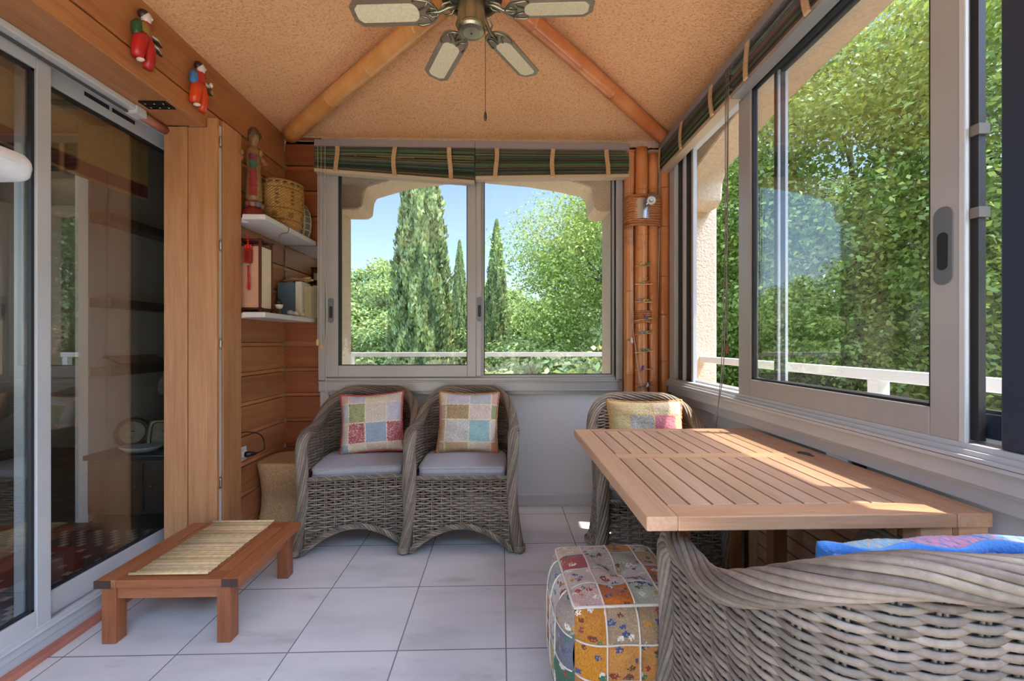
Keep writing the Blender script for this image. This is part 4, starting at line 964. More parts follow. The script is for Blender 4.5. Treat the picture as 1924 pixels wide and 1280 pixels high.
blind('raised olive bamboo blind over the left far pane, hanging lower at its right end', 1.056, 0, -.21, -.28, (.154, .53, .893), (-1.231, 2.80, 2.472), 0,
      [('c', [(.028, -.036, -.05), (.029, -.038, -.7), (.029, -.04, -1.32)], (.028, -.04, -1.335), W_PULL), ('c', [(.050, -.036, -.05), (.050, -.04, -.8), (.052, -.04, -1.35)], (.052, -.04, -1.365), W_PULL), ('c', [(.075, -.036, -.05), (.078, -.04, -.9), (.09, -.04, -1.15), (.078, -.04, -1.35), (.084, -.04, -1.7), (.084, -.04, -2.1)])], n=26, seed_=3)
blind('raised olive bamboo blind over the right far pane', 1.034, 0, -.25, -.225, (.139, .515, .879), (-.173, 2.80, 2.470), 0,
      [('c', [(1.045, -.036, -.05), (1.05, -.04, -.8), (1.05, -.05, -1.25), (1.075, -.09, -1.55), (1.125, -.13, -1.8)]), ('c', [(1.03, -.036, -.05), (1.035, -.04, -.7), (1.04, -.05, -1.3)], (1.04, -.05, -1.32), CORD)], n=26, seed_=5)
blind('raised olive bamboo blind over the open part of the right window', .908, 0, -.205, -.205, (.06, .40, .755), (1.105, 2.83, 2.484), -PI / 2,
      [('c', [(.03, -.036, -.05), (.03, -.04, -.8), (.035, -.06, -1.3), (.04, -.09, -1.82)]), ('c', [(.05, -.036, -.05), (.048, -.04, -.7), (.046, -.05, -1.25)], (.045, -.055, -1.27), CORD),
       ('d', [(.885, -.036, -.05), (.885, -.036, -.8), (.885, -.036, -1.36)], (.885, -.036, -1.375), D_PULL), ('d', [(.90, -.036, -.05), (.895, -.04, -.9), (.86, -.04, -1.5), (.81, -.05, -1.75), (.80, -.05, -1.9)]), ('d', [(.87, -.036, -.05), (.87, -.036, -.9), (.84, -.04, -1.5), (.79, -.05, -1.9)])], HEAD_R, 24, 7)
blind('raised olive bamboo blind over the handled sash of the right window, at the photo edge', 1.2, 0, -.205, -.205, (.145, .50, .86), (1.105, 1.918, 2.484), -PI / 2, [], HEAD_R, 24, 9, plain('grey_bottom_rail', C(150, 146, 142), .45))

# ------------------------------------------------------------------ bamboo poles
def bambu(P0, P1, r, seed_, step=.30, n=14):
    rg = np.random.default_rng(seed_); P0 = np.array(P0, float); P1 = np.array(P1, float); L = np.linalg.norm(P1 - P0); b = MB(); s = 0; pts = []; rad = []; nodes = []
    x = step * rg.random()
    while x < L: nodes.append(x); x += step * (.75 + .5 * rg.random())
    q = np.unique(np.concatenate([np.linspace(0, L, 30)] + [np.array([a - .012, a - .004, a, a + .004, a + .012]) for a in nodes])); q = q[(q >= 0) & (q <= L)]
    rr = np.full(len(q), r)
    for a in nodes: rr *= 1 + .06 * np.exp(-((q - a) / .008) ** 2) - .05 * np.exp(-((q - a - .003) / .003) ** 2)
    bow = np.sin(PI * q / L)[:, None] * rg.normal(size=3) * .004
    b.tube(P0 + (P1 - P0) * (q / L)[:, None] + bow, rr, n); return b, [P0 + (P1 - P0) * a / L for a in nodes], (P1 - P0) / L
DNODE = plain('dark_bamboo_node', C(134, 78, 40), .5)
for i, (x, y, r, ztop, lab) in enumerate([(.872, 2.81, .036, 2.43, 'slim varnished bamboo pole against the frame of the far window'), (.943, 2.775, .041, 2.435, 'varnished bamboo pole carrying the spot lamp and the bird twigs'), (1.021, 2.785, .034, 2.40, 'dark topped bamboo pole right of the pole with the spot lamp'), (1.108, 2.82, .040, 2.36, 'broad bamboo pole in the corner beside the right window')]):
    b, nd, d = bambu((x, y, 0), (x, y, ztop), r, 40 + i); b.t = [(1 - .06 * i, 1 - .08 * i, 1 - .1 * i)] * len(b.f)
    o = b.build('bamboo_pole', BAMBOO, smooth=True); tag(o, lab, 'bamboo pole', 'bamboo poles in the corner')
    for p in nd:
        f = MB(); f.tube([(p[0] + (r * 1.055) * math.cos(a), p[1] + r * 1.055 * math.sin(a), p[2] + .001) for a in np.linspace(0, 2 * PI, 25)[:-1]], .0013, 5, closed=True); f.build('node_ring', DNODE, o, smooth=True)
A = (-.10, 1.82, 2.735)
for P0, P1, r, lab, m_, sd in (((-1.405, 2.80, 2.505), A, .050, 'pale bamboo pole rising along the left hip of the ceiling', BAMBOO_L, 61), ((1.105, 2.80, 2.515), A, .042, 'reddish bamboo pole rising along the right hip of the ceiling', BAMBOO_R, 63)):
    b, nd, d = bambu(P0, P1, r, sd, .34, 18); o = b.build('bamboo_beam', m_, smooth=True); tag(o, lab, 'bamboo pole', 'bamboo poles under the ceiling hips')
# coir rope bindings
def binding(label, x0, x1, y0, y1, z0, z1, n):
    b = MB(); rr = np.random.default_rng(int(z0 * 100))
    for k in range(n):
        z = z0 + (z1 - z0) * (k + .5) / n; P = []
        for a in np.linspace(0, 2 * PI, 41)[:-1]:
            ca, sa = math.cos(a), math.sin(a); e = (abs(ca) ** 4 + abs(sa) ** 4) ** .25
            P.append(((x0 + x1) / 2 + (x1 - x0) / 2 * ca / e, (y0 + y1) / 2 + (y1 - y0) / 2 * sa / e + rr.normal() * .001, z + .002 * math.sin(a * 3 + k) + rr.normal() * .001))
        P = np.array(P); N = np.tile([0, 0, 1.0], (40, 1))
        v = .8 + .35 * rr.random(); b.tube(P, (z1 - z0) / n * .56, 6, closed=True, c=(v, v, v))
        ph = np.arange(40) * 1.9
        b.tube(P + np.stack([np.zeros(40), np.full(40, -.003) * (P[:, 1] < (y0 + y1) / 2), .004 * np.sin(ph)], 1), (z1 - z0) / n * .3, 5, closed=True, c=(v * .75, v * .72, v * .7))
    return tag(b.build('rope_binding', ROPE, smooth=True), label, 'rope', 'coir rope bindings on the bamboo poles')
binding('wide coir rope binding behind the spot lamp', .838, 1.062, 2.727, 2.86, 1.905, 2.115, 13)
binding('small coir rope binding among the bird twigs', .896, .990, 2.728, 2.822, 1.262, 1.345, 6)
# spot lamp
sp = thing('spot_lamp', 'small steel spot lamp on the coir rope of the bamboo corner', 'lamp', (.935, 2.722, 2.02))
b = MB()
P = [(-.054 + .109 * k / 12, .004 - .014 * math.sin(PI * k / 12)) for k in range(13)]
b.prism(P + [(x, y + .003) for x, y in P[::-1]], 'z', -.068, .064); b.build('wall_plate', METAL, sp)
b = MB(); dv = np.array([-.35, -.72, -.60]); dv /= np.linalg.norm(dv); c0 = np.array([.047, -.035, .058])
b.tube([c0 - dv * .02, c0 - dv * .018, c0 + dv * .055], [.026, .029, .029], 18); b.build('lamp_head', METAL, sp, smooth=False)
b = MB(); b.tube([c0 + dv * .0553, c0 + dv * .0575], [.026, .024], 18); b.build('reflector', WHITE, sp)
b = MB(); b.tube([c0 + dv * .0576, c0 + dv * .0595], [.014, .010], 14); b.build('bulb', METAL, sp, smooth=True)
b = MB(); b.tube([c0, (.02, -.012, .02)], .008, 8); b.build('arm', METAL, sp)
b = MB(); b.tube([(.03, -.018, .0), (.018, -.02, -.04), (.012, -.012, -.09)], .0014, 5, c=C(200, 90, 90)); b.build('pull_string', plain('pink_string', C(214, 110, 110), .7), sp)
# twig ladder with little birds
bl_ = thing('bird_ladder', 'hanging string of twigs with tiny clip birds in front of the bamboo', 'decoration', (.94, 2.722, 1.1))
TW = plain('peeled_twig', C(226, 176, 122), .7, 0, .15, 60); FE = plain('painted_feather', (1, 1, 1), .7, 0, .2, 120)
tw = [(1.640, 0.0, 'g', [(-.022, C(206, 170, 90), 55), (.022, C(70, 130, 60), 10)]), (1.518, .002, 'p', [(-.005, C(140, 170, 110), 10), (.016, C(206, 70, 60), 15)]), (1.400, -.004, 'p', [(.0, C(226, 160, 90), 40), (.018, C(90, 140, 70), 5), (-.028, C(140, 130, 150), 0)]), (1.285, .022, 'p', [(.012, C(90, 110, 150), -45)]), (1.190, .012, 'g', [(.015, C(110, 160, 150), 10), (-.02, C(160, 150, 170), 0)]), (1.072, .016, 'p', [(-.005, C(80, 140, 80), -25), (.02, C(110, 130, 100), -10)]), (.955, .010, 'g', [(-.01, C(80, 70, 130), 60), (-.002, C(190, 130, 150), 30)]), (.84, .0, 'g', [(-.005, C(196, 110, 120), 10), (.022, C(214, 206, 196), 60), (.03, C(90, 100, 96), 80)])]
for (z, tilt, kind, birds) in tw:
    z = 1.141 + (z - 1.141) * 1.0; b = MB(); rr = np.random.default_rng(int(z * 1000))
    P = [(-.062 + .124 * k / 8, rr.normal() * .0015, z - 1.1 + tilt * (k / 8 - .5) + rr.normal() * .0012) for k in range(9)]
    b.tube(P, [.0032] * 8 + [.002], 6, c=(1, 1, 1) if kind == 'p' else (.72, .66, .7)); b.build('twig', TW, bl_, smooth=True)
    for (dx, c, ang) in birds:
        b = MB(); a = math.radians(ang); zc = z - 1.1 + tilt * dx / .124 + .011
        M = Matrix.Translation((dx, -.006, zc)) @ Matrix.Rotation(-a, 4, 'Y')
        k0 = len(b.v); b.ball((0, 0, 0), (.013, .0075, .008), 10, 6, c); b.ball((.012, 0, .005), .006, 8, 6, tuple(x * .8 for x in c)); b.tube([(.017, 0, .005), (.023, 0, .004)], [.002, .0005], 5, c=(.5, .35, .1)); b.tube([(-.008, 0, 0), (-.03, 0, -.002)], [.005, .0025], 6, flat=.4, ref=(0, 0, 1), c=tuple(x * .7 for x in c))
        b.xform(M, k0); b.build('bird', FE, bl_, smooth=True)
b = MB(); b.tube([(-.002, .004, .72), (-.001, .002, .2), (.0, .003, -.29)], .0008, 5); b.build('string', CORD, bl_)

# ------------------------------------------------------------------ ceiling fan
fan = thing('ceiling_fan', 'pewter ceiling fan with six cane panelled blades and a pull chain', 'fan', (-.107, 1.504, 2.25))
FW = wood('fan_blade_wood', C(150, 132, 106), C(92, 76, 58), 'x', .35)
b = MB(); b.lathe([(.001, 0), (.030, .001), (.044, .005), (.050, .012), (.051, .02), (.049, .024), (.049, .115), (.056, .12)], 40); b.build('switch_cap', BRASS, fan, smooth=False)
b = MB(); b.lathe([(.055, .118), (.085, .122), (.112, .135), (.118, .16), (.115, .19), (.09, .215), (.04, .225)], 40); b.build('motor_housing', plain('dark_pewter', C(70, 76, 76), .3, .8), fan, smooth=True)
b = MB(); b.lathe([(.014, .22), (.014, .47), (.05, .48), (.06, .535)], 20); b.build('downrod', BRASS, fan, smooth=True)
b = MB(); b.ball((0, 0, -.001), (.004, .004, .002), 8, 5); b.build('screw', BLACK, fan)
for k in range(6):
    a = math.radians(56.5 + 60 * k); bl = bpy.data.objects.new('blade', None); COL.objects.link(bl); bl.parent = fan; bl.location = (0, 0, .085); bl.rotation_euler = (math.radians(9), 0, a)
    def outline(x0, x1, w0, ch):
        P = [(x1 - ch, -w0), (x1, -w0 + ch), (x1, w0 - ch), (x1 - ch, w0)]
        for q in np.linspace(PI / 2, 3 * PI / 2, 13): P.append((x0 + w0 * .8 + w0 * .8 * math.cos(q), w0 * math.sin(q)))
        return P
    b = MB(); b.prism(outline(.125, .438, .054, .026), 'z', -.003, .003); b.build('blade_board', FW, bl, bevel=.002)
    b = MB(); b.prism(outline(.190, .420, .035, .016), 'z', -.0046, .0034); b.build('cane_panel', CANE, bl)
    b = MB()
    b.tube([(.05, 0, .02), (.085, 0, .012), (.115, 0, -.004), (.165, 0, -.006)], [.009, .008, .007, .005], 8, flat=1)
    for s in (-1, 1):
        b.tube([(.118, 0, -.005), (.13, s * .022, -.006), (.15, s * .042, -.006), (.19, s * .05, -.006), (.205, s * .044, -.006)], .004, 6)
        b.tube([(.15, s * .042, -.006), (.165, s * .02, -.006), (.19, s * .012, -.006)], .003, 6); b.tube([(.125, s * .012, -.006), (.145, s * .018, -.006), (.16, s * .004, -.006)], .003, 6)
        b.tube([(.06, s * .004, .018), (.075, s * .024, .012), (.10, s * .022, .004), (.118, 0, -.004)], .0036, 6)
    b.build('blade_bracket', BRASS, bl, smooth=True)
b = MB(); b.tube([(.047, -.004, .03), (.05, -.004, .0), (.05, -.004, -.285)], .0011, 5, c=(.3, .28, .25)); o = b.build('pull_chain', BRASS, fan)
b = MB(); b.lathe([(.001, .02), (.004, .012), (.006, -.004), (.004, -.014), (.001, -.016)], 10, (.05, -.004, -.30)); b.build('chain_bob', W_DARK, o, smooth=True)

# ------------------------------------------------------------------ corner shelves and what stands on them
for z, lab in ((1.796, 'upper white corner shelf carrying the statue and the baskets'), (1.270, 'lower white corner shelf carrying the paper lantern')):
    b = MB(); b.prism([(-1.389, 2.27), (-1.268, 2.27), (-1.268, 2.886), (-1.477, 2.886), (-1.477, 2.334), (-1.389, 2.334)], 'z', z, z + .028); o = b.build('corner_shelf', WHITE, bevel=.002); tag(o, lab, 'shelf', 'white shelves in the left corner')
MIR = bpy.data.materials.new('mirror_glass'); MIR.use_nodes = True; p_ = MIR.node_tree.nodes['Principled BSDF']; p_.inputs['Metallic'].default_value = 1; p_.inputs['Roughness'].default_value = .01; p_.inputs['Base Color'].default_value = (.82, .84, .82, 1)
b = MB(); b.box(-1.474, -1.240, 2.880, 2.886, 1.302, 1.792); o = b.build('wall_mirror', MIR); tag(o, 'mirror panel on the far wall between the two corner shelves', 'mirror')
# paper lantern
ln = thing('paper_lantern', 'mahogany framed lantern with cream paper sides on the lower corner shelf', 'lantern', (-1.406, 2.422, 1.2985)); PAPER = plain('cream_lantern_paper', C(232, 216, 192), .8, 0, .04, 12); PAPER2 = plain('rosy_lantern_paper', C(206, 160, 132), .8, 0, .05, 8)
h_ = .425; s = .058
b = MB()
for sx in (-1, 1):
    for sy in (-1, 1): b.box(sx * s - .006, sx * s + .006, sy * s - .006, sy * s + .006, .012, h_ - .012)
for z in (.02, h_ - .05, h_ - .018):
    e = s + (.016 if z != h_ - .05 else 0)
    for sg in (-1, 1): b.box(-e, e, sg * s - .005, sg * s + .005, z, z + .011); b.box(sg * s - .005, sg * s + .005, -e, e, z, z + .011)
b.box(-s, s, -.006, .006, h_ - .018, h_ - .008); b.build('frame', W_RED, ln, bevel=.001)
for sx in (-1, 1):
    for sy in (-1, 1):
        b = MB(); b.box(sx * s - .008, sx * s + .008, sy * s - .008, sy * s + .008, 0, .014); b.build('foot', W_RED, ln)
for (x0, x1, y0, y1, mt) in ((-s + .006, s - .006, -s - .001, -s + .001, PAPER2), (-s + .006, s - .006, s - .001, s + .001, PAPER), (-s - .001, -s + .001, -s + .006, s - .006, PAPER2), (s - .001, s + .001, -s + .006, s - .006, PAPER)):
    b = MB(); b.box(x0, x1, y0, y1, .032, h_ - .05); b.build('paper_panel', mt, ln)
# red knotted pendant hanging from the lantern frame
RED = plain('red_silk', C(206, 36, 36), .6, 0, .12, 60)
rp = thing('knot_pendant', 'red knotted charm with block and tassel hanging at the front of the lantern', 'charm', (-1.400, 2.341, 1.605))
b = MB(); b.tube([(0, 0, .13), (.004, 0, .10), (.0, 0, .065)], .0016, 5); b.tube([(0, 0, .13), (-.005, .0, .10), (-.002, 0, .065)], .0016, 5); b.build('loop', RED, rp)
b = MB()
for k in range(7):
    a = 2 * PI * k / 7; b.ball((.016 * math.cos(a), 0, .058 + .011 * math.sin(a)), (.009, .006, .007), 8, 6)
b.ball((0, 0, .058), (.01, .008, .008)); b.build('knot', RED, rp, smooth=True)
b = MB(); b.box(-.019, .019, -.011, .011, -.03, .046); b.box(-.012, .012, -.0125, .0125, -.02, .036, (.55, .5, .5)); b.build('block', plain('red_lacquer', C(150, 36, 34), .4), rp, bevel=.002)
b = MB(); b.ball((0, 0, -.039), .006); b.build('bead', METAL, rp, smooth=True)
b = MB(); rr = np.random.default_rng(2)
for k in range(22): b.tube([(rr.normal() * .002, rr.normal() * .002, -.045), (rr.normal() * .004 + .003, rr.normal() * .003, -.10), (rr.normal() * .004 + .002, rr.normal() * .003, -.185 + .02 * rr.random())], .0016, 4)
b.build('tassel', RED, rp, smooth=True)
# doll, books, driftwood, shells
dl_ = thing('doll_bottle', 'tiny black and white doll shaped bottle beside the lantern', 'figurine', (-1.315, 2.50, 1.2985))
b = MB(); b.lathe([(.016, 0), (.019, .004), (.018, .02), (.013, .03), (.012, .034)], 16, c=C(70, 56, 52)); b.build('base', PAINT, dl_, smooth=True)
b = MB(); b.lathe([(.010, .034), (.020, .045), (.022, .058), (.018, .07), (.012, .074)], 16, c=C(216, 206, 196)); b.build('face', PAINT, dl_, smooth=True)
b = MB(); b.lathe([(.0215, .060), (.023, .072), (.019, .086), (.009, .092), (.008, .098), (.010, .102), (.004, .108)], 16, c=C(26, 24, 28)); b.build('hair', PAINT, dl_, smooth=True)
bk = [(-1.452, -1.335, 2.745, 2.86, .225, C(92, 118, 136), 'slate blue box file standing on the lower corner shelf'), (-1.333, -1.295, 2.735, 2.86, .230, C(222, 214, 196), 'cream box file between the blue one and the beige one'), (-1.290, -1.245, 2.76, 2.86, .205, C(172, 158, 122), 'beige box file nearest the window frame')]
for x0, x1, y0, y1, h, c, lab in bk:
    t = thing('box_file', lab, 'box file', ((x0 + x1) / 2, y0, 1.2985), 0, 'box files on the lower corner shelf'); X = (x1 - x0) / 2
    b = MB(); b.box(-X, X, 0, .003, 0, h); b.box(-X, X, y1 - y0 - .003, y1 - y0, 0, h); b.box(-X, -X + .003, .003, y1 - y0 - .003, 0, h); b.box(X - .003, X, .003, y1 - y0 - .003, 0, h); b.t = [c] * len(b.f); b.build('case', PAINT, t)
    b = MB(); b.box(-X + .004, X - .004, .004, y1 - y0 - .004, .002, h - .006, C(226, 220, 206)); b.build('pages', PAINT, t)
b = MB(); rr = np.random.default_rng(12)
for k in range(9):
    x0 = -1.45 + rr.random() * .03; x1 = -1.25 - rr.random() * .03; y = 2.775 + rr.random() * .05; z = 1.545 + rr.random() * .012
    xs = np.linspace(x0, x1, 9); v = .6 + .5 * rr.random(); b.tube([(x, y + .006 * math.sin(x * 60 + k), z + .006 * math.sin(x * 45 + k * 2)) for x in xs], list(.005 + .006 * rr.random(9)), 6, c=(v, v * .95, v * .9))
tag(b.build('driftwood', plain('driftwood', C(178, 142, 110), .8, 0, .3, 40), smooth=True), 'pale driftwood sticks lying on top of the box files', 'driftwood')
for k, (y, c, lab) in enumerate([(2.60, C(176, 180, 188), 'grey whelk shell nearest the doll bottle'), (2.68, C(196, 190, 184), 'greyish shell in the middle of the shelf row'), (2.77, C(226, 206, 170), 'cream shell nearest the window frame')]):
    b = MB(); b.lathe([(.001, -.045), (.006, -.03), (.011, -.02), (.013, 0), (.017, .012), (.014, .03), (.008, .04), (.001, .05)], 14, c=c)
    b.xform(Matrix.Translation((-1.292 - .004 * k, y, 1.3155)) @ Matrix.Rotation(PI / 2, 4, 'X')); o = b.build('shell', PAINT, smooth=True); tag(o, lab, 'shell', 'shells along the lower corner shelf')
# statue on the upper shelf
st = thing('painted_statue', 'tall painted wooden statue with gilt robe on a red lotus base', 'statue', (-1.403, 2.402, 1.8245), math.radians(20))
b = MB(); b.lathe([(.058, 0), (.062, .01), (.056, .035), (.05, .055), (.034, .075)], 20, c=C(146, 52, 44)); b.build('base', GILT, st, smooth=True)
b = MB()
for k in range(8):
    a = 2 * PI * k / 8; b.ball((.036 * math.cos(a), .036 * math.sin(a), .088), (.018, .018, .017), 8, 6, (C(160, 120, 96), C(120, 110, 126), C(150, 70, 56))[k % 3])
b.ball((0, 0, .09), (.034, .034, .03), c=C(120, 80, 50)); b.build('lotus', GILT, st, smooth=True)
b = MB(); b.lathe([(.030, .105), (.043, .12), (.041, .18), (.037, .25), (.034, .30), (.042, .345), (.045, .375), (.036, .40), (.018, .415), (.015, .43), (.022, .445), (.027, .468), (.026, .49), (.020, .507)], 24, sx=1.0, sy=.8, c=C(150, 112, 66))
for sgn in (-1, 1): b.tube([(sgn * .038, 0, .385), (sgn * .062, -.012, .335), (sgn * .058, -.045, .315), (sgn * .045, -.062, .345)], [.016, .015, .013, .010], 10, c=C(156, 96, 62))
b.ball((.045, -.066, .362), (.011, .012, .02), 10, 8, C(150, 116, 60)); b.ball((-.045, -.066, .358), (.011, .012, .015), 10, 8, C(150, 116, 60))
b.ball((0, -.025, .472), (.006, .006, .008), 8, 6, C(120, 90, 50)); b.build('figure', GILT, st, smooth=True)
for z0, z1, c in ((.335, .37, C(120, 40, 40)), (.29, .333, C(46, 96, 70)), (.135, .287, C(150, 46, 50))):
    b = MB(); n = 7; V = []
    for z in (z0, z1):
        for k in range(n):
            a = -PI / 2 + .75 * (k / (n - 1) - .5) * 1.3; rr_ = np.interp(z, [.12, .18, .25, .30, .345, .375], [.043, .041, .037, .034, .042, .045]) + .003
            for e in (0, .003): V.append(((rr_ - e) * math.cos(a), .8 * (rr_ - e) * math.sin(a), z))
    F = []
    for k in range(n - 1):
        p = 2 * k; q = 2 * n + 2 * k; F += [(p, p + 2, q + 2, q), (p + 1, q + 1, q + 3, p + 3), (p, p + 1, p + 3, p + 2), (q, q + 2, q + 3, q + 1)]
    b.add(V, F, c); b.build('robe_panel', GILT, st)
b = MB(); b.lathe([(.029, .485), (.031, .495), (.027, .51), (.019, .522), (.012, .53), (.002, .535)], 18, c=C(96, 64, 38))
for k in range(9):
    a = PI * k / 8 + PI * 0; b.ball((.030 * math.cos(a), .018 + .006 * math.sin(a), .475 + .045 * math.sin(a)), (.009, .006, .011), 8, 6, C(110, 84, 48))
b.build('headdress', GILT, st, smooth=True)
# baskets
def basket(name, label, x, y, z, R, H, prof, mat_fn, lid=None):
    t = thing(name, label, 'basket', (x, y, z)); n = 72; m = 34; b = MB(); V = []; F = []
    for i in range(m + 1):
        q = i / m; r = R * np.interp(q, *zip(*prof))
        for k in range(n):
            a = 2 * PI * k / n; e = .0025 * math.cos(PI * i + PI * k); V.append(((r + e) * math.cos(a), (r + e) * math.sin(a), q * H))
    b.add(V, []); 
    for i in range(m):
        for k in range(n): b.f.append((i * n + k, i * n + (k + 1) % n, (i + 1) * n + (k + 1) % n, (i + 1) * n + k)); b.t.append(mat_fn(i / m, k, i))
    b.f.append(tuple(range(n - 1, -1, -1))); b.t.append(mat_fn(0, 0, 0)); b.f.append(tuple(m * n + k for k in range(n))); b.t.append((.2, .15, .1))
    b.build('woven_body', BASK, t, smooth=False)
    b = MB()
    for q, rr in ((1.0, .006), (.93, .0035), (.02, .006)):
        r = R * np.interp(q, *zip(*prof)); b.tube([(r * math.cos(a), r * math.sin(a), q * H) for a in np.linspace(0, 2 * PI, 49)[:-1]], rr, 6, closed=True, c=C(150, 110, 60))
    b.build('rim', BASK, t, smooth=True); return t
BASK = plain('woven_palm_strip', (1, 1, 1), .6, 0, .2, 90, .2, 200)
rb = np.random.default_rng(21)
def bigf(q, k, i):
    base = C(186, 146, 78) if (k + i) % 2 else C(160, 118, 58); v = .85 + .3 * rb.random()
    if .90 < q < .95 and k % 4 < 2: base = C(70, 46, 28)
    if .42 < q < .78 and (k // 2) % 4 == 0 and i % 3: base = C(126, 86, 40)
    if .80 < q < .84 or .36 < q < .39 or .12 < q < .15: base = C(134, 92, 46)
    if .18 < q < .32 and (k // 3) % 3 == 0: base = C(140, 98, 50)
    return tuple(c * v for c in base)
basket('storage_basket', 'big golden brown woven basket on the upper corner shelf', -1.350, 2.60, 1.8245, .122, .275, [(0, .78), (.15, .90), (.4, .99), (.6, 1.0), (.85, .98), (1, .95)], bigf)
def plaid(q, k, i):
    v = .8 + .4 * rb.random()
    base = C(196, 176, 130) if (k // 2) % 4 == 0 or i % 7 == 0 else C(70, 74, 84) if (k + i) % 2 else C(128, 120, 108)
    return tuple(c * v for c in base)
basket('plaid_basket', 'small plaid basket between the big basket and the window', -1.350, 2.795, 1.8245, .085, .215, [(0, .8), (.25, .96), (.55, 1.0), (.8, .9), (.93, .72), (1, .62)], plaid)
b = MB(); b.tube(catmull([(-1.30, 2.40, 1.84), (-1.29, 2.43, 1.832), (-1.275, 2.46, 1.833), (-1.262, 2.49, 1.838), (-1.258, 2.50, 1.81), (-1.256, 2.48, 1.78), (-1.275, 2.45, 1.765), (-1.285, 2.44, 1.735), (-1.275, 2.46, 1.70), (-1.265, 2.48, 1.685)], 40)[0], .0025, 6)
tag(b.build('bent_wire', plain('thin_brown_wire', C(120, 100, 84), .6, .3), smooth=True), 'thin bent twig-like wire hooked over the edge of the upper corner shelf', 'wire')

# ------------------------------------------------------------------ woven stool, cable and socket
stl = thing('woven_stool', 'beige woven hourglass stool between the boarded wall and an armchair', 'stool', (-1.325, 2.645, 0)); SEAG = plain('seagrass_weave', C(196, 158, 112), .85, 0, .25, 110, .5, 260)
b = MB(); n = 40; V = []; F = []; prof = [(0, .142), (.01, .147), (.06, .141), (.14, .130), (.22, .127), (.30, .132), (.37, .141), (.40, .146), (.413, .143)]
def sq(a): e = (abs(math.cos(a)) ** 5 + abs(math.sin(a)) ** 5) ** .2; return math.cos(a) / e, math.sin(a) / e
for z, r in prof:
    for k in range(n): u, v = sq(2 * PI * k / n); V.append((r * u, r * v, z))
for i in range(len(prof) - 1):
    for k in range(n): F.append((i * n + k, i * n + (k + 1) % n, (i + 1) * n + (k + 1) % n, (i + 1) * n + k))
F.append(tuple(range(n - 1, -1, -1))); b.add(V, F); b.build('woven_side', SEAG, stl, smooth=True)
b = MB(); V = []; F = []
for s_, dz in ((1, .413), (.9, .418), (.6, .405), (.3, .395), (.05, .392)):
    for k in range(n): u, v = sq(2 * PI * k / n); V.append((.143 * s_ * u, .143 * s_ * v, dz))
for i in range(4):
    for k in range(n): F.append((i * n + k, i * n + (k + 1) % n, (i + 1) * n + (k + 1) % n, (i + 1) * n + k))
F.append(tuple(4 * n + k for k in range(n))); b.add(V, F); b.build('seat', SEAG, stl, smooth=True)
so = thing('wall_socket', 'white wall socket low on the boarded wall beside the shutter', 'socket', (-1.4785, 2.40, .50))
b = MB(); b.box(0, .012, -.04, .04, -.04, .04); b.build('plate', WHITE, so, bevel=.004)
b = MB(); b.tube([(.012, 0, 0), (.03, 0, 0)], .022, 16); b.build('insert', WHITE, so)
pl = thing('power_plug', 'black plug with looping cable in the white wall socket', 'plug', (-1.4455, 2.40, .50))
b = MB(); b.tube([(-.002, 0, 0), (.006, 0, 0), (.028, .02, -.002), (.036, .035, -.003)], [.017, .017, .012, .007], 12); b.build('plug_body', BLACK, pl, smooth=True)
b = MB(); b.tube(catmull([(.034, .033, -.003), (.04, .10, .0), (.03, .125, .04), (.02, .10, .09), (-.01, .03, .12), (-.028, -.045, .125)], 40)[0], .0032, 6); b.build('plug_cable', BLACK, pl, smooth=True)
b = MB(); b.tube(catmull([(-1.473, 2.352, 1.268), (-1.473, 2.352, 1.15), (-1.471, 2.358, 1.12), (-1.473, 2.35, 1.07), (-1.473, 2.352, .98), (-1.470, 2.368, .90), (-1.468, 2.372, .83), (-1.473, 2.352, .76), (-1.473, 2.350, .62)], 60)[0], .003, 6); 
cb = tag(b.build('wall_cable', BLACK, smooth=True), 'thin black cable running down the boards from the lower corner shelf', 'cable')
b = MB(); b.box(-1.478, -1.462, 2.342, 2.36, .985, 1.04); b.build('inline_switch', BLACK, cb, bevel=.003)

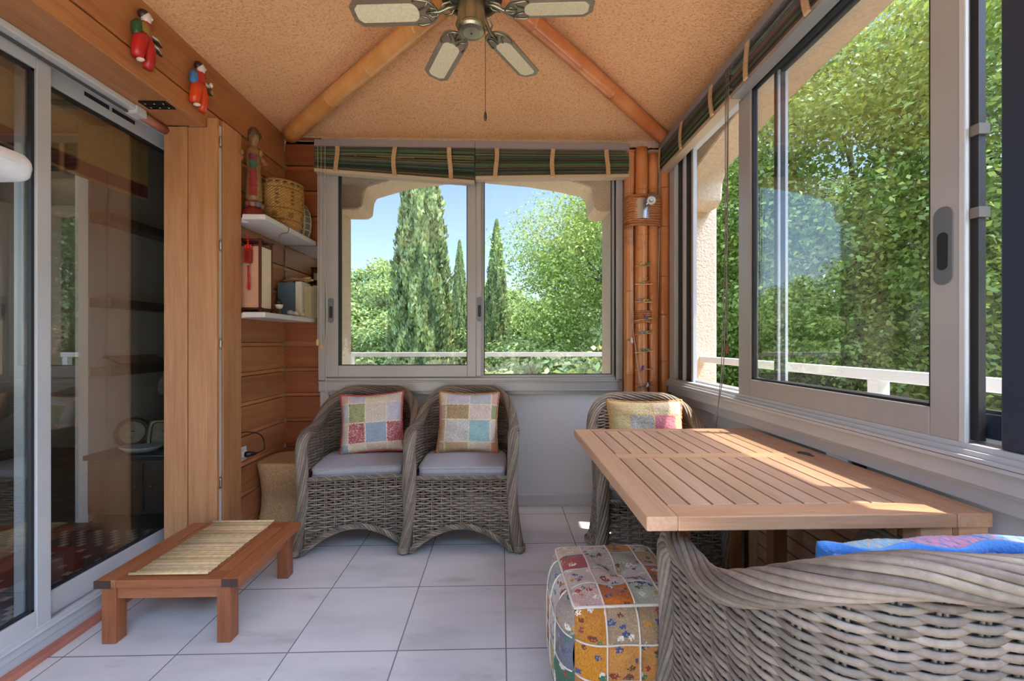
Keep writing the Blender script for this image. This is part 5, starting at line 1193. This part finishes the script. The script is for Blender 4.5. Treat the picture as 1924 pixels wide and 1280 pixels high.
# ------------------------------------------------------------------ painted figures on the beam
def figure(label, y, z, trousers, jacket, chest, loc_rz, item):
    t = thing('wall_figurine', label, 'figurine', (-1.478, y, z), loc_rz, 'painted figures hung on the beam')
    sk = C(226, 214, 200)
    b = MB(); V0 = [(0, 0, 0), (0, 0, .06), (0, 0, .12), (0, 0, .18)]
    b.tube([(.018, 0, .105), (.02, .003, .135), (.02, .005, .165), (.021, .007, .178), (.022, .008, .186)], [.026, .027, .024, .013, .010], 14, c=chest)
    b.ball((.024, .010, .205), (.020, .019, .025), 14, 10, sk); b.ball((.043, .016, .203), (.004, .004, .005), 8, 6, sk); b.ball((.040, .020, .194), (.003, .004, .0016), 8, 5, C(170, 60, 60))
    for e in (-.004, .011): b.ball((.0425 - abs(e) * .1, .012 + e, .210), (.0018, .003, .0015), 6, 4, C(50, 40, 40))
    b.build('body', PAINT, t, smooth=True)
    b = MB(); b.ball((.034, -.03, .008), (.017, .010, .008), 10, 6, sk); b.build('foot', PAINT, t, smooth=True)
    b = MB(); b.ball((.018, .006, .214), (.021, .022, .021), 14, 8, C(54, 36, 30)); b.build('hair', PAINT, t, smooth=True)
    b = MB(); b.tube([(.02, -.004, .118), (.026, -.022, .085), (.026, -.030, .05), (.024, -.032, .016)], [.026, .026, .023, .019], 14, c=trousers)
    b.tube([(.022, .004, .115), (.030, .014, .075), (.032, .014, .035), (.030, .010, -.004)], [.026, .024, .021, .016], 14, c=tuple(x * .9 for x in trousers)); b.build('trousers', PAINT, t, smooth=True)
    b = MB(); b.tube([(.014, -.016, .172), (.016, -.026, .15), (.018, -.026, .12), (.019, -.018, .102)], [.012, .018, .018, .011], 12, c=jacket)
    b.tube([(.022, .012, .165), (.030, .016, .145), (.031, .014, .118)], [.009, .010, .007], 10, c=tuple(x * .8 for x in jacket)); b.build('jacket', PAINT, t, smooth=True)
    b = MB(); b.tube([(.024, .004, .180), (.034, .018, .172), (.036, .026, .164)], [.011, .010, .006], 10, c=C(186, 46, 42)); b.build('neckerchief', PAINT, t, smooth=True)
    if item == 'cymbals':
        for z0, sl in ((.142, -.012), (.110, -.018)):
            b = MB(); b.tube([(.028, .018, z0), (.038, .040, z0 + sl * .5), (.04, .062, z0 + sl)], [.007, .012, .005], 10, flat=.5, ref=(0, 0, 1), c=C(224, 216, 200)); b.tube([(.028, .018, z0 - .008), (.038, .042, z0 + sl * .6 - .008), (.04, .066, z0 + sl - .008)], [.008, .013, .006], 10, flat=.4, ref=(0, 0, 1), c=C(60, 50, 40)); b.build('cymbal', PAINT, t, smooth=True)
    else:
        b = MB(); b.tube([(.026, .012, .148), (.036, .032, .136), (.042, .046, .136)], [.008, .007, .006], 10, c=sk); b.ball((.044, .052, .148), (.009, .009, .012), 10, 6, sk); b.build('arm', PAINT, t, smooth=True)
        b = MB(); b.tube([(.036, .046, .112), (.050, .050, .112)], .017, 16, c=C(74, 56, 34)); b.tube([(.0501, .050, .112), (.052, .0505, .112)], .011, 14, c=C(196, 160, 84)); b.build('drum', PAINT, t, smooth=False)
figure('painted figure in red trousers and green jacket hung on the beam', 1.735, 2.262, C(196, 38, 38), C(40, 90, 54), C(150, 120, 60), .0, 'cymbals')
figure('painted figure in orange trousers and blue jacket hung on the beam', 2.045, 2.258, C(226, 76, 28), C(70, 130, 190), C(190, 50, 40), .0, 'drum')

# white rounded slab jutting in over the left sash
b = MB(); prof = [(-1.69, 1.712), (-1.47, 1.708), (-1.43, 1.700), (-1.412, 1.685), (-1.408, 1.66), (-1.415, 1.632), (-1.43, 1.618), (-1.69, 1.612)]
b.prism(prof, 'y', .3, 1.30); o = b.build('wall_console', plain('white_roughcast_slab', C(226, 226, 228), .6, 0, .05, 60), bevel=.02, seg=4); tag(o, 'white rounded slab jutting in at the left edge over the glass door', 'console')

# ------------------------------------------------------------------ behind the glass door
RB = plain('straw_cloth', C(206, 168, 110), .9, 0, .15, 30, 0, 200, .2, (1, .1, 6)); RBD = plain('dark_red_border', C(126, 34, 34), .9)
rbk = thing('roman_shade', 'straw coloured window shade with dark red border behind the glass door', 'shade', (-1.83, 1.2, 1.86))
for nm, z0, z1, mt in (('shade_cloth', .075, .36, RB), ('red_border', .012, .075, RBD), ('edge_piping', .004, .012, RB), ('upper_fold', .19, .21, RBD)):
    b = MB(); V = []; F = []; n = 24; x_ = -.006 if nm == 'upper_fold' else 0
    for k in range(n + 1):
        y = -1.7 + 2.68 * k / n; dz = .03 * math.sin(k * .5) * .3
        V += [(x_ + .012 * math.sin(k * .55) + .014, y, z0 + dz), (x_ + .012 * math.sin(k * .55) + .014, y, z1 + dz * .3), (x_ + .012 * math.sin(k * .55) + .011, y, z1 + dz * .3), (x_ + .012 * math.sin(k * .55) + .011, y, z0 + dz)]
    for k in range(n):
        for a in range(4): F.append((4 * k + a, 4 * k + (a + 1) % 4, 4 * k + 4 + (a + 1) % 4, 4 * k + 4 + a))
    b.add(V, F); b.build(nm, mt, rbk, smooth=False)
for i, (y0, y1, z, lab) in enumerate([(2.70, 3.26, 1.90, 'topmost dark shelf board behind the glass door'), (2.70, 3.26, 1.36, 'middle dark shelf board behind the glass door'), (2.70, 3.26, .92, 'lowest dark shelf board behind the glass door')]):
    b = MB(); b.box(-2.599, -2.47, y0, y1, z, z + .055); tag(b.build('wall_shelf', W_DARK), lab, 'shelf', 'dark shelves behind the glass door')
ch = thing('chest', 'dark lacquered chest standing on the rug behind the glass door', 'chest', (-2.235, 2.80, 0))
b = MB(); b.box(-.34, .36, -.14, .14, .06, .40); b.build('body', W_DARK, ch, bevel=.004)
b = MB(); b.box(-.355, .375, -.155, .155, .40, .43); b.build('top', plain('black_lacquer', C(30, 26, 26), .12), ch, bevel=.003)
for s in (-.33, .31):
    b = MB(); b.box(s, s + .04, -.12, .12, 0, .06); b.build('foot', W_DARK, ch)
for s in (-.165, .185):
    b = MB(); b.box(s - .165, s + .165, -.146, -.14, .09, .38, (1.6, 1.4, 1.2)); d_ = b.build('door', W_DARK, ch, bevel=.003)
    b = MB(); b.ball((s - .13 if s > 0 else s + .13, -.152, .24), .009); b.build('knob', BRASS, d_, smooth=True)
PH = plain('old_photo_paper', (1, 1, 1), .3, 0, .5, 22)
for k, (x, w_, h_, mt, sh_, lab) in enumerate([(-2.47, .22, .20, W_DARK, 'o', 'oval wooden picture frame on the chest behind the glass door'), (-2.265, .20, .19, BRASS, 'r', 'rounded brass picture frame on the chest behind the glass door'), (-2.07, .16, .20, plain('black_gloss', C(20, 20, 20), .15), 'r', 'black glossy picture frame nearest the post behind the glass door')]):
    t = thing('picture_frame', lab, 'picture frame', (x, 2.84, .4305), .12, 'picture frames on the chest')
    def rr_(w, h, e): return [(w * math.copysign(abs(math.cos(a)) ** e, math.cos(a)), h / 2 * 0 + h * (.5 + .5 * math.copysign(abs(math.sin(a)) ** e, math.sin(a)))) for a in np.linspace(0, 2 * PI, 41)[:-1]]
    e = 1.0 if sh_ == 'o' else .35; o1 = rr_(w_ / 2, h_, e); o2 = [(u * .74, h_ / 2 + (v - h_ / 2) * .72) for u, v in o1]; m = len(o1)
    b = MB(); V = [(u, y, v) for (ring, y) in ((o1, .006), (o1, -.006), (o2, -.010), (o2, .004)) for u, v in ring]
    b.add(V, [(a * m + i, a * m + (i + 1) % m, ((a + 1) % 4) * m + (i + 1) % m, ((a + 1) % 4) * m + i) for a in range(4) for i in range(m)]); fo = b.build('frame', mt, t, smooth=True); fo.rotation_euler = (-.2, 0, 0)
    b = MB(); b.prism(o2, 'y', -.001, .002, C(190, 176, 156)); fo = b.build('photograph', PH, t); fo.rotation_euler = (-.2, 0, 0)
    b = MB(); b.box(-.012, .012, .01, .07, 0, .006); b.obox((0, .045, .055), (.024, .004, .12), ('X', .45)); b.build('stand', BLACK, t)
b = MB(); b.lathe([(.02, 0), (.09, .012), (.13, .04), (.125, .042), (.08, .018), (.001, .014)], 28, sx=1, sy=.55, c=C(206, 208, 214)); b.xform(Matrix.Translation((-2.30, 2.72, .431))); tag(b.build('dish', PAINT, smooth=True), 'white leaf shaped dish in front of the frames behind the glass door', 'dish')
sr = thing('striped_roll', 'rolled striped paper shade hung by the lowest dark shelf behind the glass door', 'shade', (-2.32, 3.12, .80)); b = MB(); V = []; F = []; n = 40
for k in range(n + 1):
    a = -2.0 + 5.6 * k / n; r = .13 - .012 * a
    for x in (-.12, .36): V.append((x, r * math.cos(a), r * math.sin(a)))
b.add(V, [(2 * k, 2 * k + 1, 2 * k + 3, 2 * k + 2) for k in range(n)]); b.t = [(1, 1, 1) if k % 4 else (1.35, 1.35, 1.35) for k in range(n)]
o = b.build('striped_sheet', plain('grey_striped_paper', C(150, 146, 140), .8), sr); o.modifiers.new('thick', 'SOLIDIFY').thickness = .003
bo = thing('leaning_print', 'framed print lying tilted on the lowest dark shelf behind the glass door', 'print', (-2.53, 2.95, .976)); b = MB(); b.obox((.02, 0, .035), (.12, .40, .010), ('Y', .5)); b.build('frame', W_DARK, bo); b = MB(); b.obox((.023, 0, .0415), (.10, .36, .003), ('Y', .5), C(150, 96, 70)); b.build('sheet', PH, bo)
b = MB(); rr = np.random.default_rng(5); nx_, ny_ = 44, 60
for i in range(nx_):
    for j in range(ny_):
        x = -3.3 + 1.4 * i / nx_; y = .6 + 1.95 * j / ny_; k = rr.random(); edge_ = min(i, nx_ - 1 - i, j, ny_ - 1 - j)
        c = C(128, 40, 36) if (i // 3 + j // 4) % 3 else C(52, 40, 52)
        if edge_ < 6: c = C(60, 44, 44) if (i + j) % 3 else C(196, 170, 140)
        elif (i * 7 + j * 5) % 11 == 0: c = C(186, 160, 130)
        v = .75 + .4 * k; base = b.n; b.v.append(np.array([(x, y, .012), (x + 1.4 / nx_, y, .012), (x + 1.4 / nx_, y + 1.95 / ny_, .012), (x, y + 1.95 / ny_, .012)])); b.n += 4; b.f.append((base, base + 1, base + 2, base + 3)); b.t.append(tuple(q * v for q in c))
b.box(-3.3, -1.9, .6, 2.55, .0005, .0115, C(90, 40, 36)); tag(b.build('rug', plain('wool_pile', (1, 1, 1), .95, 0, .15, 200)), 'red patterned oriental rug on the floor behind the glass door', 'rug')
